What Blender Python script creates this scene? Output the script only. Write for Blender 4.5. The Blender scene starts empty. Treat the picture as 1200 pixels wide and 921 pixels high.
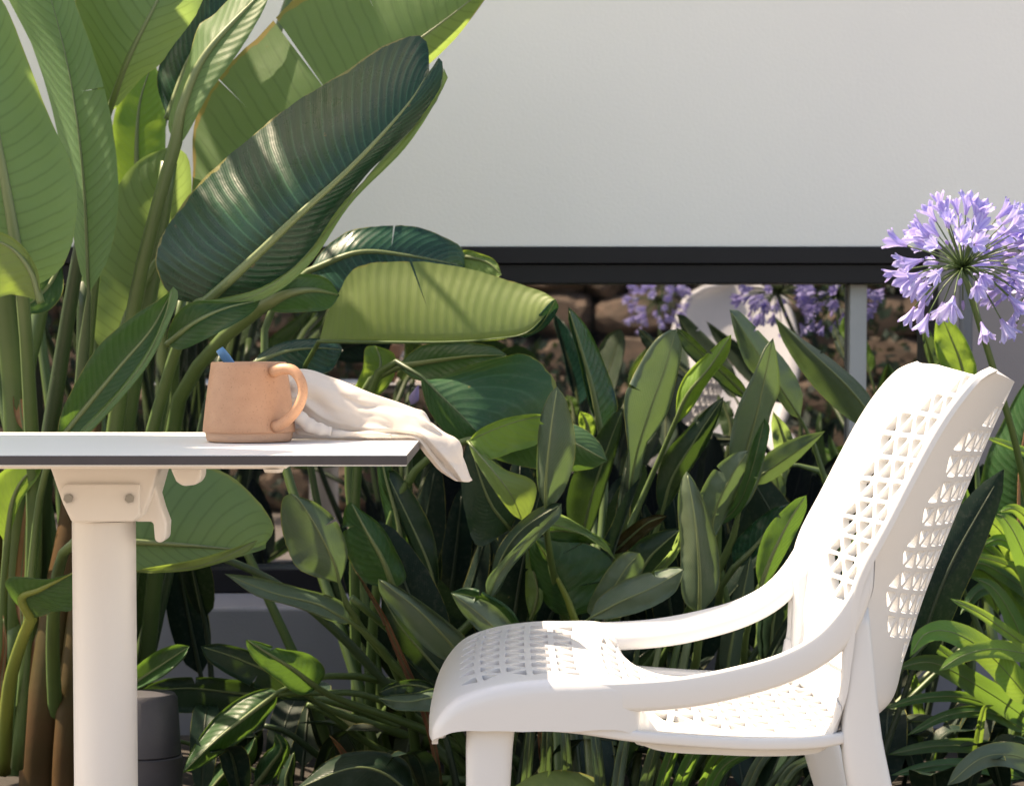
import bpy, math, random
import numpy as np
from mathutils import Vector, Matrix, noise as mnoise

R = math.radians
random.seed(7)
rng = np.random.RandomState(7)
sc = bpy.context.scene
COL = sc.collection

# ------------------------------------------------------------------ camera
F = 3000.0                       # focal length in pixels of the 1200 px wide photograph
CAMZ = 0.874
PITCH = R(3.0)
HORIZ = 386.0                    # pixel row of the horizon
CY = HORIZ + F * math.tan(PITCH)
cam = bpy.data.cameras.new('camera')
cam.sensor_width = 36.0
cam.sensor_fit = 'HORIZONTAL'
cam.lens = 36.0 * F / 1200.0
cam.shift_y = (CY - 460.5) / 1200.0
cam.clip_start = 0.05
cam.clip_end = 500
cam.dof.use_dof = True
cam.dof.focus_distance = 3.05
cam.dof.aperture_fstop = 13.0
cam_o = bpy.data.objects.new('camera', cam)
COL.objects.link(cam_o)
cam_o.location = (0, 0, CAMZ)
cam_o.rotation_euler = (math.pi / 2 - PITCH, 0, 0)
sc.camera = cam_o

# ------------------------------------------------------------------ light
TRAVEL = Vector((0.63, -0.20, -1.0))           # the way sunlight travels
to_sun = -TRAVEL.normalized()
SUN_EL = math.asin(to_sun.z)
SUN_AZ = math.atan2(to_sun.x, to_sun.y)
world = bpy.data.worlds.new('World')
sc.world = world
world.use_nodes = True
wn = world.node_tree
bg = wn.nodes['Background']
sky = wn.nodes.new('ShaderNodeTexSky')
sky.sky_type = 'NISHITA'
sky.sun_disc = False
sky.sun_elevation = SUN_EL
sky.sun_rotation = SUN_AZ
sky.air_density = 1.0
sky.dust_density = 1.5
sky.ozone_density = 1.0
wn.links.new(sky.outputs[0], bg.inputs[0])
bg.inputs[1].default_value = 0.125
sl = bpy.data.lights.new('sun', 'SUN')
sl.energy = 4.3
sl.angle = R(0.5)
sl.color = (1.0, 0.95, 0.87)
sun_o = bpy.data.objects.new('sun', sl)
COL.objects.link(sun_o)
sun_o.rotation_euler = TRAVEL.to_track_quat('-Z', 'Y').to_euler()
sun_o.location = (-4, 1, 8)
sc.view_settings.view_transform = 'Standard'
sc.view_settings.look = 'None'
sc.view_settings.exposure = 1.6
sc.view_settings.gamma = 1.0
sc.view_settings.use_curve_mapping = False
try:
    sc.view_settings.use_white_balance = True      # the camera's shade setting
    sc.view_settings.white_balance_temperature = 8900
    sc.view_settings.white_balance_tint = 14
except Exception:
    pass
try:
    sc.cycles.caustics_reflective = False
    sc.cycles.caustics_refractive = False
    sc.cycles.max_bounces = 10
    sc.cycles.diffuse_bounces = 5
    sc.cycles.sample_clamp_indirect = 6.0
except Exception:
    pass

# ------------------------------------------------------------------ helpers
cp, sp_ = math.cos(PITCH), math.sin(PITCH)


def pix(px, py, Y):
    """the point of the place that stands at distance Y along pixel (px, py) of the photograph"""
    u = px - 600.0
    v = -(py - CY)
    d = np.array([u, F * cp + v * sp_, -F * sp_ + v * cp])
    k = Y / d[1]
    return np.array([0, 0, CAMZ]) + d * k


def ppm(Y):
    return F / Y


def spl(pts, n):
    """n+1 points spaced evenly along a Catmull-Rom curve through pts"""
    P = np.array(pts, float)
    if len(P) == 2:
        t = np.linspace(0, 1, n + 1)[:, None]
        return P[0] * (1 - t) + P[1] * t
    Q = np.vstack([2 * P[0] - P[1], P, 2 * P[-1] - P[-2]])
    out = []
    for i in range(1, len(Q) - 2):
        p0, p1, p2, p3 = Q[i - 1], Q[i], Q[i + 1], Q[i + 2]
        for s in np.linspace(0, 1, 14, endpoint=False):
            out.append(0.5 * ((2 * p1) + (-p0 + p2) * s + (2 * p0 - 5 * p1 + 4 * p2 - p3) * s * s
                              + (-p0 + 3 * p1 - 3 * p2 + p3) * s ** 3))
    out.append(P[-1])
    out = np.array(out)
    seg = np.r_[0, np.cumsum(np.linalg.norm(np.diff(out, axis=0), axis=1))]
    tt = np.linspace(0, seg[-1], n + 1)
    return np.stack([np.interp(tt, seg, out[:, k]) for k in range(out.shape[1])], 1)


def link(o, parent=None):
    COL.objects.link(o)
    if parent is not None:
        o.parent = parent
        o.matrix_parent_inverse = Matrix.Translation(-Vector(parent.location))
    return o


def mesh_obj(name, verts, faces, mat=None, parent=None, smooth=True, uv=None):
    me = bpy.data.meshes.new(name)
    me.from_pydata([tuple(map(float, v)) for v in verts], [], [tuple(f) for f in faces])
    if uv is not None:
        lay = me.uv_layers.new(name='UVMap')
        idx = np.zeros(len(me.loops), int)
        me.loops.foreach_get('vertex_index', idx)
        lay.data.foreach_set('uv', np.array(uv, float)[idx].ravel())
    if smooth:
        me.polygons.foreach_set('use_smooth', [True] * len(me.polygons))
    if mat is not None:
        me.materials.append(mat)
    me.update()
    o = bpy.data.objects.new(name, me)
    return link(o, parent)


def thing(name, label, cat, loc=(0, 0, 0), group=None):
    o = bpy.data.objects.new(name, None)
    o.location = loc
    o.empty_display_size = 0.05
    COL.objects.link(o)
    o['label'] = label
    o['category'] = cat
    if group:
        o['group'] = group
    return o


def tag(o, label, cat, group=None):
    o['label'] = label
    o['category'] = cat
    if group:
        o['group'] = group
    return o


class MB:
    def __init__(s):
        s.v, s.f, s.uv = [], [], []

    def add(s, verts, faces, uv=None):
        b = len(s.v)
        s.v += [tuple(map(float, x)) for x in verts]
        s.f += [tuple(b + i for i in f) for f in faces]
        s.uv += list(uv) if uv is not None else [(0, 0)] * len(verts)

    def box(s, x0, x1, y0, y1, z0, z1):
        v = [(x, y, z) for z in (z0, z1) for y in (y0, y1) for x in (x0, x1)]
        s.add(v, [(0, 2, 3, 1), (4, 5, 7, 6), (0, 1, 5, 4), (2, 6, 7, 3), (0, 4, 6, 2), (1, 3, 7, 5)])

    def tube(s, pts, radii, n=8, cap=True, flat=1.0):
        P = np.array(pts, float)
        m = len(P)
        rad = np.broadcast_to(np.array(radii, float), (m,))
        T = np.gradient(P, axis=0)
        T /= np.linalg.norm(T, axis=1)[:, None] + 1e-12
        up = np.array([0, 0, 1.0]) if abs(T[0][2]) < 0.9 else np.array([0, 1.0, 0])
        N = np.cross(T[0], up)
        N /= np.linalg.norm(N)
        vs, uv = [], []
        L = 0
        for i in range(m):
            N = N - T[i] * N.dot(T[i])
            N /= np.linalg.norm(N) + 1e-12
            B = np.cross(T[i], N)
            if i:
                L += np.linalg.norm(P[i] - P[i - 1])
            for k in range(n):
                a = 2 * math.pi * k / n
                vs.append(P[i] + rad[i] * (math.cos(a) * N + flat * math.sin(a) * B))
                uv.append((L, k / n))
        fs = [(i * n + k, i * n + (k + 1) % n, (i + 1) * n + (k + 1) % n, (i + 1) * n + k)
              for i in range(m - 1) for k in range(n)]
        if cap:
            fs.append(tuple(range(n))[::-1])
            fs.append(tuple((m - 1) * n + k for k in range(n)))
        s.add(vs, fs, uv)

    def lathe(s, prof, c, n=40):
        vs = [(c[0] + r * math.cos(2 * math.pi * k / n), c[1] + r * math.sin(2 * math.pi * k / n), c[2] + z)
              for r, z in prof for k in range(n)]
        m = len(prof)
        s.add(vs, [(i * n + k, i * n + (k + 1) % n, (i + 1) * n + (k + 1) % n, (i + 1) * n + k)
                   for i in range(m - 1) for k in range(n)])

    def prism(s, poly, y0, y1):
        """polygon of (x, z) swept from y0 to y1"""
        n = len(poly)
        vs = [(x, y0, z) for x, z in poly] + [(x, y1, z) for x, z in poly]
        fs = [tuple(range(n)), tuple(range(2 * n - 1, n - 1, -1))]
        fs += [(i, i + n, (i + 1) % n + n, (i + 1) % n) for i in range(n)]
        s.add(vs, fs)

    def build(s, name, mat=None, parent=None, smooth=True, bevel=0, sharp=None):
        o = mesh_obj(name, s.v, s.f, mat, parent, smooth, s.uv)
        if bevel:
            b = o.modifiers.new('bevel', 'BEVEL')
            b.width = bevel
            b.segments = 3
            b.limit_method = 'ANGLE'
            b.angle_limit = R(35)
            b.harden_normals = False
        if sharp is not None:
            set_sharp(o, sharp)
        return o


def set_sharp(o, deg):
    try:
        o.data.set_sharp_from_angle(angle=R(deg))
    except Exception:
        pass


# ------------------------------------------------------------------ materials
def new_mat(name):
    m = bpy.data.materials.new(name)
    m.use_nodes = True
    nt = m.node_tree
    b = nt.nodes['Principled BSDF']
    return m, nt, b, nt.nodes['Material Output']


def nd(nt, typ, **kw):
    n = nt.nodes.new(typ)
    for k, v in kw.items():
        setattr(n, k, v)
    return n


def mth(nt, op, a, b=None, c=None, clamp=False):
    n = nt.nodes.new('ShaderNodeMath')
    n.operation = op
    n.use_clamp = clamp
    for i, x in enumerate((a, b, c)):
        if x is None:
            continue
        if isinstance(x, (int, float)):
            n.inputs[i].default_value = x
        else:
            nt.links.new(x, n.inputs[i])
    return n.outputs[0]


def mixc(nt, fac, a, b, typ='MIX'):
    n = nt.nodes.new('ShaderNodeMix')
    n.data_type = 'RGBA'
    n.blend_type = typ
    for i, x in ((0, fac), (6, a), (7, b)):
        if isinstance(x, (int, float)):
            n.inputs[i].default_value = x
        elif isinstance(x, (tuple, list)):
            n.inputs[i].default_value = (*x[:3], 1)
        else:
            nt.links.new(x, n.inputs[i])
    return n.outputs[2]


def noise(nt, scale, detail=4, rough=0.55, coord='Object', vec=None):
    n = nt.nodes.new('ShaderNodeTexNoise')
    n.inputs['Scale'].default_value = scale
    n.inputs['Detail'].default_value = detail
    n.inputs['Roughness'].default_value = rough
    if vec is None:
        tc = nt.nodes.new('ShaderNodeTexCoord')
        vec = tc.outputs[coord]
    nt.links.new(vec, n.inputs['Vector'])
    return n.outputs[0]


def plain(name, col, rough=0.5, var=0.06, nscale=6, bump=0.0, bscale=200, spec=0.5, col2=None, metal=0.0, tip=None):
    m, nt, b, out = new_mat(name)
    f = noise(nt, nscale, 6)
    f = mth(nt, 'MULTIPLY_ADD', f, 2.0, -0.5, clamp=True)
    c2 = col2 if col2 else tuple(max(0, c * (1 - 2 * var)) for c in col)
    cc = mixc(nt, f, col, c2)
    if tip:
        at = nt.nodes.new('ShaderNodeAttribute')
        at.attribute_name = 'tip'
        cc = mixc(nt, at.outputs['Fac'], cc, tip)
    nt.links.new(cc, b.inputs['Base Color'])
    b.inputs['Roughness'].default_value = rough
    b.inputs['Metallic'].default_value = metal
    b.inputs['Specular IOR Level'].default_value = spec
    if bump:
        bn = nd(nt, 'ShaderNodeBump')
        bn.inputs['Strength'].default_value = bump
        bn.inputs['Distance'].default_value = 0.002
        nt.links.new(noise(nt, bscale, 5), bn.inputs['Height'])
        nt.links.new(bn.outputs[0], b.inputs['Normal'])
    return m


def leaf_mat(name, col, col2, vein, trans, rough=0.38, freq=70, skew=18, tfac=0.35, bump=0.5, edge=(0.20, 0.19, 0.05),
             vstr=0.45, edge_w=0.955, spec=0.26, wear=1.0):
    cool = lambda c, k=.78: (c[0] * k, c[1], c[2] * 1.08)
    col, col2, vein, trans = cool(col), cool(col2), cool(vein), cool(trans, .82)
    m, nt, b, out = new_mat(name)
    uvn = nd(nt, 'ShaderNodeUVMap')
    sep = nd(nt, 'ShaderNodeSeparateXYZ')
    nt.links.new(uvn.outputs[0], sep.inputs[0])
    u, v = sep.outputs[0], sep.outputs[1]
    av = mth(nt, 'ABSOLUTE', v)
    n1 = noise(nt, 9, 4)
    n2 = noise(nt, 45, 5)
    oi = nd(nt, 'ShaderNodeObjectInfo')
    q = mth(nt, 'MULTIPLY_ADD', u, freq, mth(nt, 'MULTIPLY', mth(nt, 'POWER', av, 1.3), -skew / 6.0))
    q = mth(nt, 'ADD', q, mth(nt, 'MULTIPLY', n1, 0.9))
    w = mth(nt, 'SINE', mth(nt, 'MULTIPLY', q, 2 * math.pi))
    w01 = mth(nt, 'MULTIPLY_ADD', w, 0.5, 0.5)
    line = mth(nt, 'POWER', w01, 14.0)
    # finer parallel veins between the main ones
    w2 = mth(nt, 'SINE', mth(nt, 'MULTIPLY', q, 2 * math.pi * 5))
    fade = mth(nt, 'SMOOTH_MIN', mth(nt, 'MULTIPLY', mth(nt, 'SUBTRACT', 1.0, av), 4.0), 1.0, 0.2)
    line = mth(nt, 'MULTIPLY', line, fade, clamp=True)
    base = mixc(nt, mth(nt, 'MULTIPLY_ADD', n1, 1.8, -0.4, clamp=True), col, col2)
    base = mixc(nt, mth(nt, 'MULTIPLY', line, vstr), base, vein)
    # margin, and a paler zone along the midrib
    em = mth(nt, 'GREATER_THAN', mth(nt, 'ADD', av, mth(nt, 'ADD', mth(nt, 'MULTIPLY_ADD', n2, 0.06, -0.03), mth(nt, 'MULTIPLY_ADD', n1, 0.22, -0.13))), edge_w + 0.012)
    base = mixc(nt, mth(nt, 'MULTIPLY', em, 0.75), base, edge)
    yb = noise(nt, 2.6, 5, 0.6)
    yb = mth(nt, 'MULTIPLY', mth(nt, 'SUBTRACT', yb, 0.56), 3.2, clamp=True)
    base = mixc(nt, mth(nt, 'MULTIPLY', yb, 0.35 * wear), base, (0.17, 0.16, 0.045))
    du = mth(nt, 'MULTIPLY', mth(nt, 'SUBTRACT', noise(nt, 110, 4, 0.7), 0.5), 1.6, clamp=True)
    base = mixc(nt, mth(nt, 'MULTIPLY', du, 0.30 * wear), base, (0.20, 0.19, 0.15))
    # small blemishes
    sp = mth(nt, 'GREATER_THAN', n2, 0.725)
    base = mixc(nt, mth(nt, 'MULTIPLY', sp, 0.5), base, (0.16, 0.12, 0.05))
    hs = nd(nt, 'ShaderNodeHueSaturation')
    nt.links.new(mth(nt, 'MULTIPLY_ADD', oi.outputs['Random'], 0.035, 0.4825), hs.inputs['Hue'])
    nt.links.new(mth(nt, 'MULTIPLY_ADD', oi.outputs['Random'], 0.35, 0.85), hs.inputs['Value'])
    nt.links.new(base, hs.inputs['Color'])
    nt.links.new(hs.outputs[0], b.inputs['Base Color'])
    nt.links.new(mth(nt, 'MULTIPLY_ADD', n2, 0.28, rough - 0.12), b.inputs['Roughness'])
    b.inputs['Specular IOR Level'].default_value = spec
    bn = nd(nt, 'ShaderNodeBump')
    bn.inputs['Strength'].default_value = bump
    bn.inputs['Distance'].default_value = 0.004
    h = mth(nt, 'ADD', mth(nt, 'MULTIPLY', w01, 0.5), mth(nt, 'MULTIPLY', w2, 0.05))
    h = mth(nt, 'ADD', h, mth(nt, 'MULTIPLY', n2, 0.5))
    nt.links.new(h, bn.inputs['Height'])
    nt.links.new(bn.outputs[0], b.inputs['Normal'])
    tr = nd(nt, 'ShaderNodeBsdfTranslucent')
    tcol = mixc(nt, mth(nt, 'MULTIPLY', line, 0.45), trans, tuple(c * 0.55 for c in trans))
    nt.links.new(tcol, tr.inputs[0])
    mx = nd(nt, 'ShaderNodeMixShader')
    mx.inputs[0].default_value = tfac
    nt.links.new(b.outputs[0], mx.inputs[1])
    nt.links.new(tr.outputs[0], mx.inputs[2])
    nt.links.new(mx.outputs[0], out.inputs[0])
    return m


M = {}
# upper faces of the big leaves: deep blue green, glossy
M['dark'] = leaf_mat('leaf_upper_deep', (0.006, 0.033, 0.020), (0.009, 0.042, 0.022), (0.05, 0.13, 0.075), (0.08, 0.17, 0.03), 0.27, 75, 20, 0.08, 0.22, vstr=0.5, spec=0.34, wear=0.15)
# undersides: pale, waxy; darker vein colour paints groove shadow
M['pale'] = leaf_mat('leaf_under_pale', (0.125, 0.170, 0.082), (0.100, 0.145, 0.062), (0.065, 0.10, 0.04), (0.40, 0.50, 0.12), 0.50, 52, 16, 0.42, 0.3)
M['palebrown'] = leaf_mat('leaf_under_scorched', (0.125, 0.170, 0.070), (0.095, 0.140, 0.050), (0.07, 0.11, 0.04), (0.40, 0.48, 0.10), 0.50, 50, 6, 0.42, 0.25, edge=(0.30, 0.15, 0.035), edge_w=0.91)
M['olive'] = leaf_mat('leaf_olive', (0.20, 0.225, 0.075), (0.165, 0.20, 0.065), (0.24, 0.26, 0.11), (0.34, 0.42, 0.06), 0.48, 70, 20, 0.30, 0.2, vstr=0.25)
M['bright'] = leaf_mat('leaf_young', (0.13, 0.21, 0.035), (0.10, 0.18, 0.03), (0.18, 0.25, 0.07), (0.40, 0.52, 0.07), 0.42, 70, 18, 0.32, 0.25)
M['mid'] = leaf_mat('leaf_upper_mid', (0.020, 0.060, 0.024), (0.034, 0.078, 0.028), (0.09, 0.16, 0.07), (0.18, 0.30, 0.04), 0.38, 80, 20, 0.22, 0.25, vstr=0.35)
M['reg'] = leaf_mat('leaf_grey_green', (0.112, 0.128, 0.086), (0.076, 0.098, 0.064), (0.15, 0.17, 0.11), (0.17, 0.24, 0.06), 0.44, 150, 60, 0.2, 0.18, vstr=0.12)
M['regdark'] = leaf_mat('leaf_grey_green_deep', (0.020, 0.038, 0.022), (0.012, 0.028, 0.019), (0.05, 0.08, 0.04), (0.12, 0.20, 0.03), 0.40, 150, 60, 0.14, 0.18, vstr=0.12)  # darker copy of the grey-green leaf, with shade put into its colour
M['filler'] = leaf_mat('leaf_shade', (0.008, 0.020, 0.011), (0.005, 0.014, 0.010), (0.015, 0.03, 0.015), (0.05, 0.09, 0.02), 0.55, 150, 60, 0.05, 0.18, vstr=0.12, spec=0.15)  # filler leaves: near-black colour paints the deep shade in the gaps
M['strap'] = leaf_mat('leaf_strap', (0.055, 0.120, 0.030), (0.034, 0.090, 0.028), (0.09, 0.16, 0.05), (0.30, 0.46, 0.06), 0.33, 3, 200, 0.34, 0.3, vstr=0.15, spec=0.4)
M['stemf'] = plain('stalk_shade', (0.016, 0.032, 0.014), 0.5, nscale=14, col2=(0.024, 0.042, 0.018))  # filler stalks, darkened in colour to match the painted shade
M['stem'] = plain('stalk_green', (0.075, 0.125, 0.035), 0.42, nscale=14, col2=(0.05, 0.095, 0.03), tip=(0.125, 0.165, 0.07))
M['stemd'] = plain('stalk_deep_green', (0.024, 0.050, 0.020), 0.42, nscale=14, col2=(0.036, 0.066, 0.024), tip=(0.10, 0.145, 0.06))
M['stemy'] = plain('stalk_yellow_green', (0.17, 0.20, 0.035), 0.45, nscale=14, col2=(0.11, 0.16, 0.03))
M['stemp'] = plain('stalk_pale_green', (0.14, 0.18, 0.085), 0.45, nscale=16, col2=(0.085, 0.125, 0.05))
M['rib'] = plain('midrib_pale', (0.16, 0.22, 0.075), 0.42, nscale=20, col2=(0.12, 0.18, 0.06))
M['sheath'] = plain('sheath_brown', (0.085, 0.036, 0.014), 0.6, nscale=7, spec=0.2, col2=(0.040, 0.040, 0.012), bump=0.3, bscale=60)
M['dry'] = plain('dry_leaf', (0.34, 0.17, 0.085), 0.7, nscale=12, col2=(0.20, 0.10, 0.06), bump=0.4, bscale=80)
M['wall'] = plain('white_render_wall', (0.86, 0.842, 0.815), 0.85, nscale=1.7, col2=(0.82, 0.80, 0.785), bump=0.32, bscale=150, spec=0.25)
M['wallgrey'] = plain('grey_painted_wall', (0.30, 0.295, 0.335), 0.8, nscale=3, col2=(0.25, 0.245, 0.28), bump=0.25, bscale=220, spec=0.25)
M['pier'] = plain('mauve_grey_render', (0.285, 0.255, 0.265), 0.85, nscale=2, col2=(0.25, 0.225, 0.235), bump=0.25, bscale=240, spec=0.25)
M['frame'] = plain('black_window_metal', (0.006, 0.0055, 0.009), 0.42, nscale=8, col2=(0.009, 0.0085, 0.012), spec=0.3)
M['pave'] = plain('pale_paving', (0.25, 0.225, 0.20), 0.8, nscale=4, col2=(0.20, 0.18, 0.16), bump=0.3, bscale=90)
M['soil'] = plain('dry_soil', (0.045, 0.038, 0.032), 0.95, nscale=16, col2=(0.015, 0.012, 0.010), bump=0.9, bscale=70)
M['white'] = plain('white_plastic', (0.665, 0.668, 0.675), 0.34, nscale=3, col2=(0.65, 0.652, 0.658), bump=0.05, bscale=500)
M['tmetal'] = plain('white_powder_coat', (0.78, 0.75, 0.725), 0.38, nscale=4, col2=(0.755, 0.72, 0.695), bump=0.10, bscale=900)
M['ttop'] = plain('white_laminate', (0.86, 0.85, 0.84), 0.36, nscale=5, col2=(0.84, 0.83, 0.82))
M['core'] = plain('black_laminate_core', (0.050, 0.045, 0.050), 0.45, nscale=30, col2=(0.07, 0.06, 0.065))
M['bolt'] = plain('steel_bolt', (0.42, 0.40, 0.37), 0.35, metal=0.9, nscale=50)
M['gap'] = plain('dark_gap', (0.04, 0.035, 0.03), 0.8)
M['mug'] = plain('peach_stoneware', (0.50, 0.265, 0.155), 0.52, nscale=60, col2=(0.44, 0.222, 0.126), bump=0.3, bscale=220)
def speckle(m):
    nt = m.node_tree
    b = nt.nodes['Principled BSDF']
    old = b.inputs['Base Color'].links[0].from_socket
    f = mth(nt, 'MULTIPLY', mth(nt, 'GREATER_THAN', noise(nt, 520, 2, 0.5), 0.66), 0.45)
    nt.links.new(mixc(nt, f, old, (0.20, 0.09, 0.05)), b.inputs['Base Color'])
    tc = nt.nodes.new('ShaderNodeTexCoord')
    sx = nt.nodes.new('ShaderNodeSeparateXYZ')
    nt.links.new(tc.outputs['Object'], sx.inputs[0])
    ring = mth(nt, 'SINE', mth(nt, 'ADD', mth(nt, 'MULTIPLY', sx.outputs[2], 1500.0), mth(nt, 'MULTIPLY', noise(nt, 25, 3), 5.0)))
    bn = nt.nodes.new('ShaderNodeBump')
    bn.inputs['Strength'].default_value = 0.2
    bn.inputs['Distance'].default_value = 0.0006
    h = mth(nt, 'ADD', mth(nt, 'MULTIPLY', ring, 0.10), noise(nt, 260, 5))
    nt.links.new(h, bn.inputs['Height'])
    nt.links.new(bn.outputs[0], b.inputs['Normal'])


speckle(M['mug'])
M['mugbase'] = plain('bare_stoneware', (0.52, 0.32, 0.215), 0.7, nscale=20, col2=(0.45, 0.27, 0.18), bump=0.3, bscale=300)
M['blue'] = plain('blue_enamel', (0.10, 0.27, 0.48), 0.35, nscale=20)
M['char'] = plain('charcoal_metal', (0.045, 0.044, 0.055), 0.5, nscale=20, col2=(0.06, 0.058, 0.07), bump=0.2, bscale=300)
M['post'] = plain('grey_metal_post', (0.11, 0.115, 0.13), 0.5, nscale=20)
M['rock'] = plain('brown_rock', (0.24, 0.165, 0.12), 0.95, nscale=2.5, col2=(0.075, 0.07, 0.055), bump=1.0, bscale=14)
M['alu'] = plain('grey_anodised_metal', (0.40, 0.41, 0.42), 0.45, nscale=20)  # light grey of the reflection painted as a bar on the window
M['pot'] = plain('grey_clay_pot', (0.25, 0.23, 0.21), 0.8, nscale=10)


def cloth_mat():
    m, nt, b, out = new_mat('cream_linen')
    f = noise(nt, 30, 5)
    nt.links.new(mixc(nt, f, (0.70, 0.635, 0.575), (0.66, 0.59, 0.525)), b.inputs['Base Color'])
    b.inputs['Roughness'].default_value = 0.75
    b.inputs['Sheen Weight'].default_value = 0.2
    bn = nd(nt, 'ShaderNodeBump')
    bn.inputs['Strength'].default_value = 0.3
    bn.inputs['Distance'].default_value = 0.001
    nt.links.new(noise(nt, 900, 2), bn.inputs['Height'])
    nt.links.new(bn.outputs[0], b.inputs['Normal'])
    tr = nd(nt, 'ShaderNodeBsdfTranslucent')
    tr.inputs[0].default_value = (0.80, 0.66, 0.52, 1)
    mx = nd(nt, 'ShaderNodeMixShader')
    mx.inputs[0].default_value = 0.16
    nt.links.new(b.outputs[0], mx.inputs[1])
    nt.links.new(tr.outputs[0], mx.inputs[2])
    nt.links.new(mx.outputs[0], out.inputs[0])
    return m


M['cloth'] = cloth_mat()


def glass_mat():
    m, nt, b, out = new_mat('dark_mirror_glass')
    b.inputs['Base Color'].default_value = (0.008, 0.009, 0.011, 1)
    b.inputs['Roughness'].default_value = 0.02
    gl = nd(nt, 'ShaderNodeBsdfGlossy')
    gl.inputs['Color'].default_value = (0.80, 0.80, 0.86, 1)
    gl.inputs['Roughness'].default_value = 0.012
    mx = nd(nt, 'ShaderNodeMixShader')
    mx.inputs[0].default_value = 0.36
    nt.links.new(b.outputs[0], mx.inputs[1])
    nt.links.new(gl.outputs[0], mx.inputs[2])
    nt.links.new(mx.outputs[0], out.inputs[0])
    return m


M['glass'] = glass_mat()


def petal_mat():
    m, nt, b, out = new_mat('lavender_petal')
    uvn = nd(nt, 'ShaderNodeUVMap')
    sep = nd(nt, 'ShaderNodeSeparateXYZ')
    nt.links.new(uvn.outputs[0], sep.inputs[0])
    u, v = sep.outputs[0], sep.outputs[1]
    oi = nd(nt, 'ShaderNodeObjectInfo')
    stripe = mth(nt, 'POWER', mth(nt, 'SUBTRACT', 1.0, mth(nt, 'ABSOLUTE', v)), 3.0, clamp=True)
    a = mixc(nt, oi.outputs['Random'], (0.58, 0.57, 0.88), (0.44, 0.39, 0.75))
    a = mixc(nt, mth(nt, 'MULTIPLY', stripe, 0.6), a, (0.20, 0.15, 0.58))
    a = mixc(nt, mth(nt, 'MULTIPLY_ADD', u, -3.0, 1.0, clamp=True), a, (0.42, 0.34, 0.66))
    nt.links.new(a, b.inputs['Base Color'])
    b.inputs['Roughness'].default_value = 0.55
    tr = nd(nt, 'ShaderNodeBsdfTranslucent')
    nt.links.new(a, tr.inputs[0])
    mx = nd(nt, 'ShaderNodeMixShader')
    mx.inputs[0].default_value = 0.35
    nt.links.new(b.outputs[0], mx.inputs[1])
    nt.links.new(tr.outputs[0], mx.inputs[2])
    nt.links.new(mx.outputs[0], out.inputs[0])
    return m


M['petal'] = petal_mat()


def structure(o):
    o['kind'] = 'structure'
    return o


# ------------------------------------------------------------------ the setting
WALL_Y, GLASS_Y, LOW_Y, SOIL_Z = 4.72, 4.80, 4.50, 0.17
b = MB()
N = 40
g = [(x, y, -0.03) for y in (-60, 60) for x in (-60, 60)]
b.add(g, [(0, 1, 3, 2)])
structure(b.build('ground', M['soil'], smooth=False))
b = MB()
b.box(-7, 7, -6, 3.44, -0.02, 0.0)
structure(b.build('terrace', M['pave'], smooth=False, bevel=0.004))
# soil of the raised bed, lumpy
nx, ny = 120, 24
vs, fs = [], []
for j in range(ny + 1):
    for i in range(nx + 1):
        x, y = -4 + 8 * i / nx, 3.54 + (LOW_Y + 0.02 - 3.54) * j / ny
        z = SOIL_Z + 0.02 * mnoise.noise(Vector((x * 3, y * 3, 0))) + 0.014 * mnoise.noise(Vector((x * 14, y * 14, 3)))
        vs.append((x, y, z))
for j in range(ny):
    for i in range(nx):
        a = j * (nx + 1) + i
        fs.append((a, a + 1, a + nx + 2, a + nx + 1))
structure(mesh_obj('soil', vs, fs, M['soil']))
b = MB()
b.box(-4, 4, 3.45, 3.55, -0.02, 0.20)
tag(b.build('planter_kerb', M['wallgrey'], smooth=False, bevel=0.006), 'low grey kerb holding the front of the planting bed', 'kerb')

bld = thing('building', 'pale rendered building wall with a long low black framed window', 'building', (0, WALL_Y, 0))
b = MB()
b.box(-4, 4, WALL_Y, WALL_Y + 0.25, 1.026, 2.35)
b.box(-4, -2.6, WALL_Y, WALL_Y + 0.25, 0.39, 1.026)
b.box(-4, 4, WALL_Y + 0.25, WALL_Y + 2.5, 1.0, 2.35)
b.build('wall', M['wall'], bld, smooth=False)
b = MB()
b.box(0.785, 4, WALL_Y + .002, WALL_Y + 0.25, 0.386, 1.0255)
b.build('pier', M['pier'], bld, smooth=False)
b = MB()
b.box(-4, 4, LOW_Y, WALL_Y + 0.3, -0.02, 0.385)
b.build('plinth', M['wallgrey'], bld, smooth=False, bevel=0.008)
b = MB()
b.box(-4.05, 4.05, WALL_Y - 0.02, WALL_Y + 2.6, 2.352, 2.45)
b.build('roof', M['wall'], bld, smooth=False, bevel=0.006)
win = MB()
zt = 1.024
win.box(-2.6, 0.784, WALL_Y - 0.014, WALL_Y + 0.06, zt - 0.030, zt)
win.box(-2.6, 0.784, WALL_Y - 0.002, WALL_Y + 0.06, zt - 0.066, zt - 0.0305)
win.box(-2.6, 0.784, WALL_Y + 0.01, WALL_Y + 0.07, 0.387, 0.43)
win.box(0.768, 0.784, WALL_Y - 0.006, WALL_Y + 0.07, 0.4305, zt - 0.0665)
win.box(-2.6, -2.55, WALL_Y - 0.006, WALL_Y + 0.07, 0.4305, zt - 0.0665)
win.box(-0.93, -0.89, WALL_Y - 0.006, WALL_Y + 0.07, 0.4305, zt - 0.0665)
strip_bar = MB()  # solid bar added to stand in for a pale reflection in the glass
xa, xb = pix(994, 400, WALL_Y + .05)[0], pix(1014, 400, WALL_Y + .05)[0]
strip_bar.box(xa, xb, WALL_Y + .03, WALL_Y + .066, 0.4305, zt - 0.0665)
wo = win.build('window', M['frame'], bld, smooth=False, bevel=0.002)
b = MB()
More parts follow.
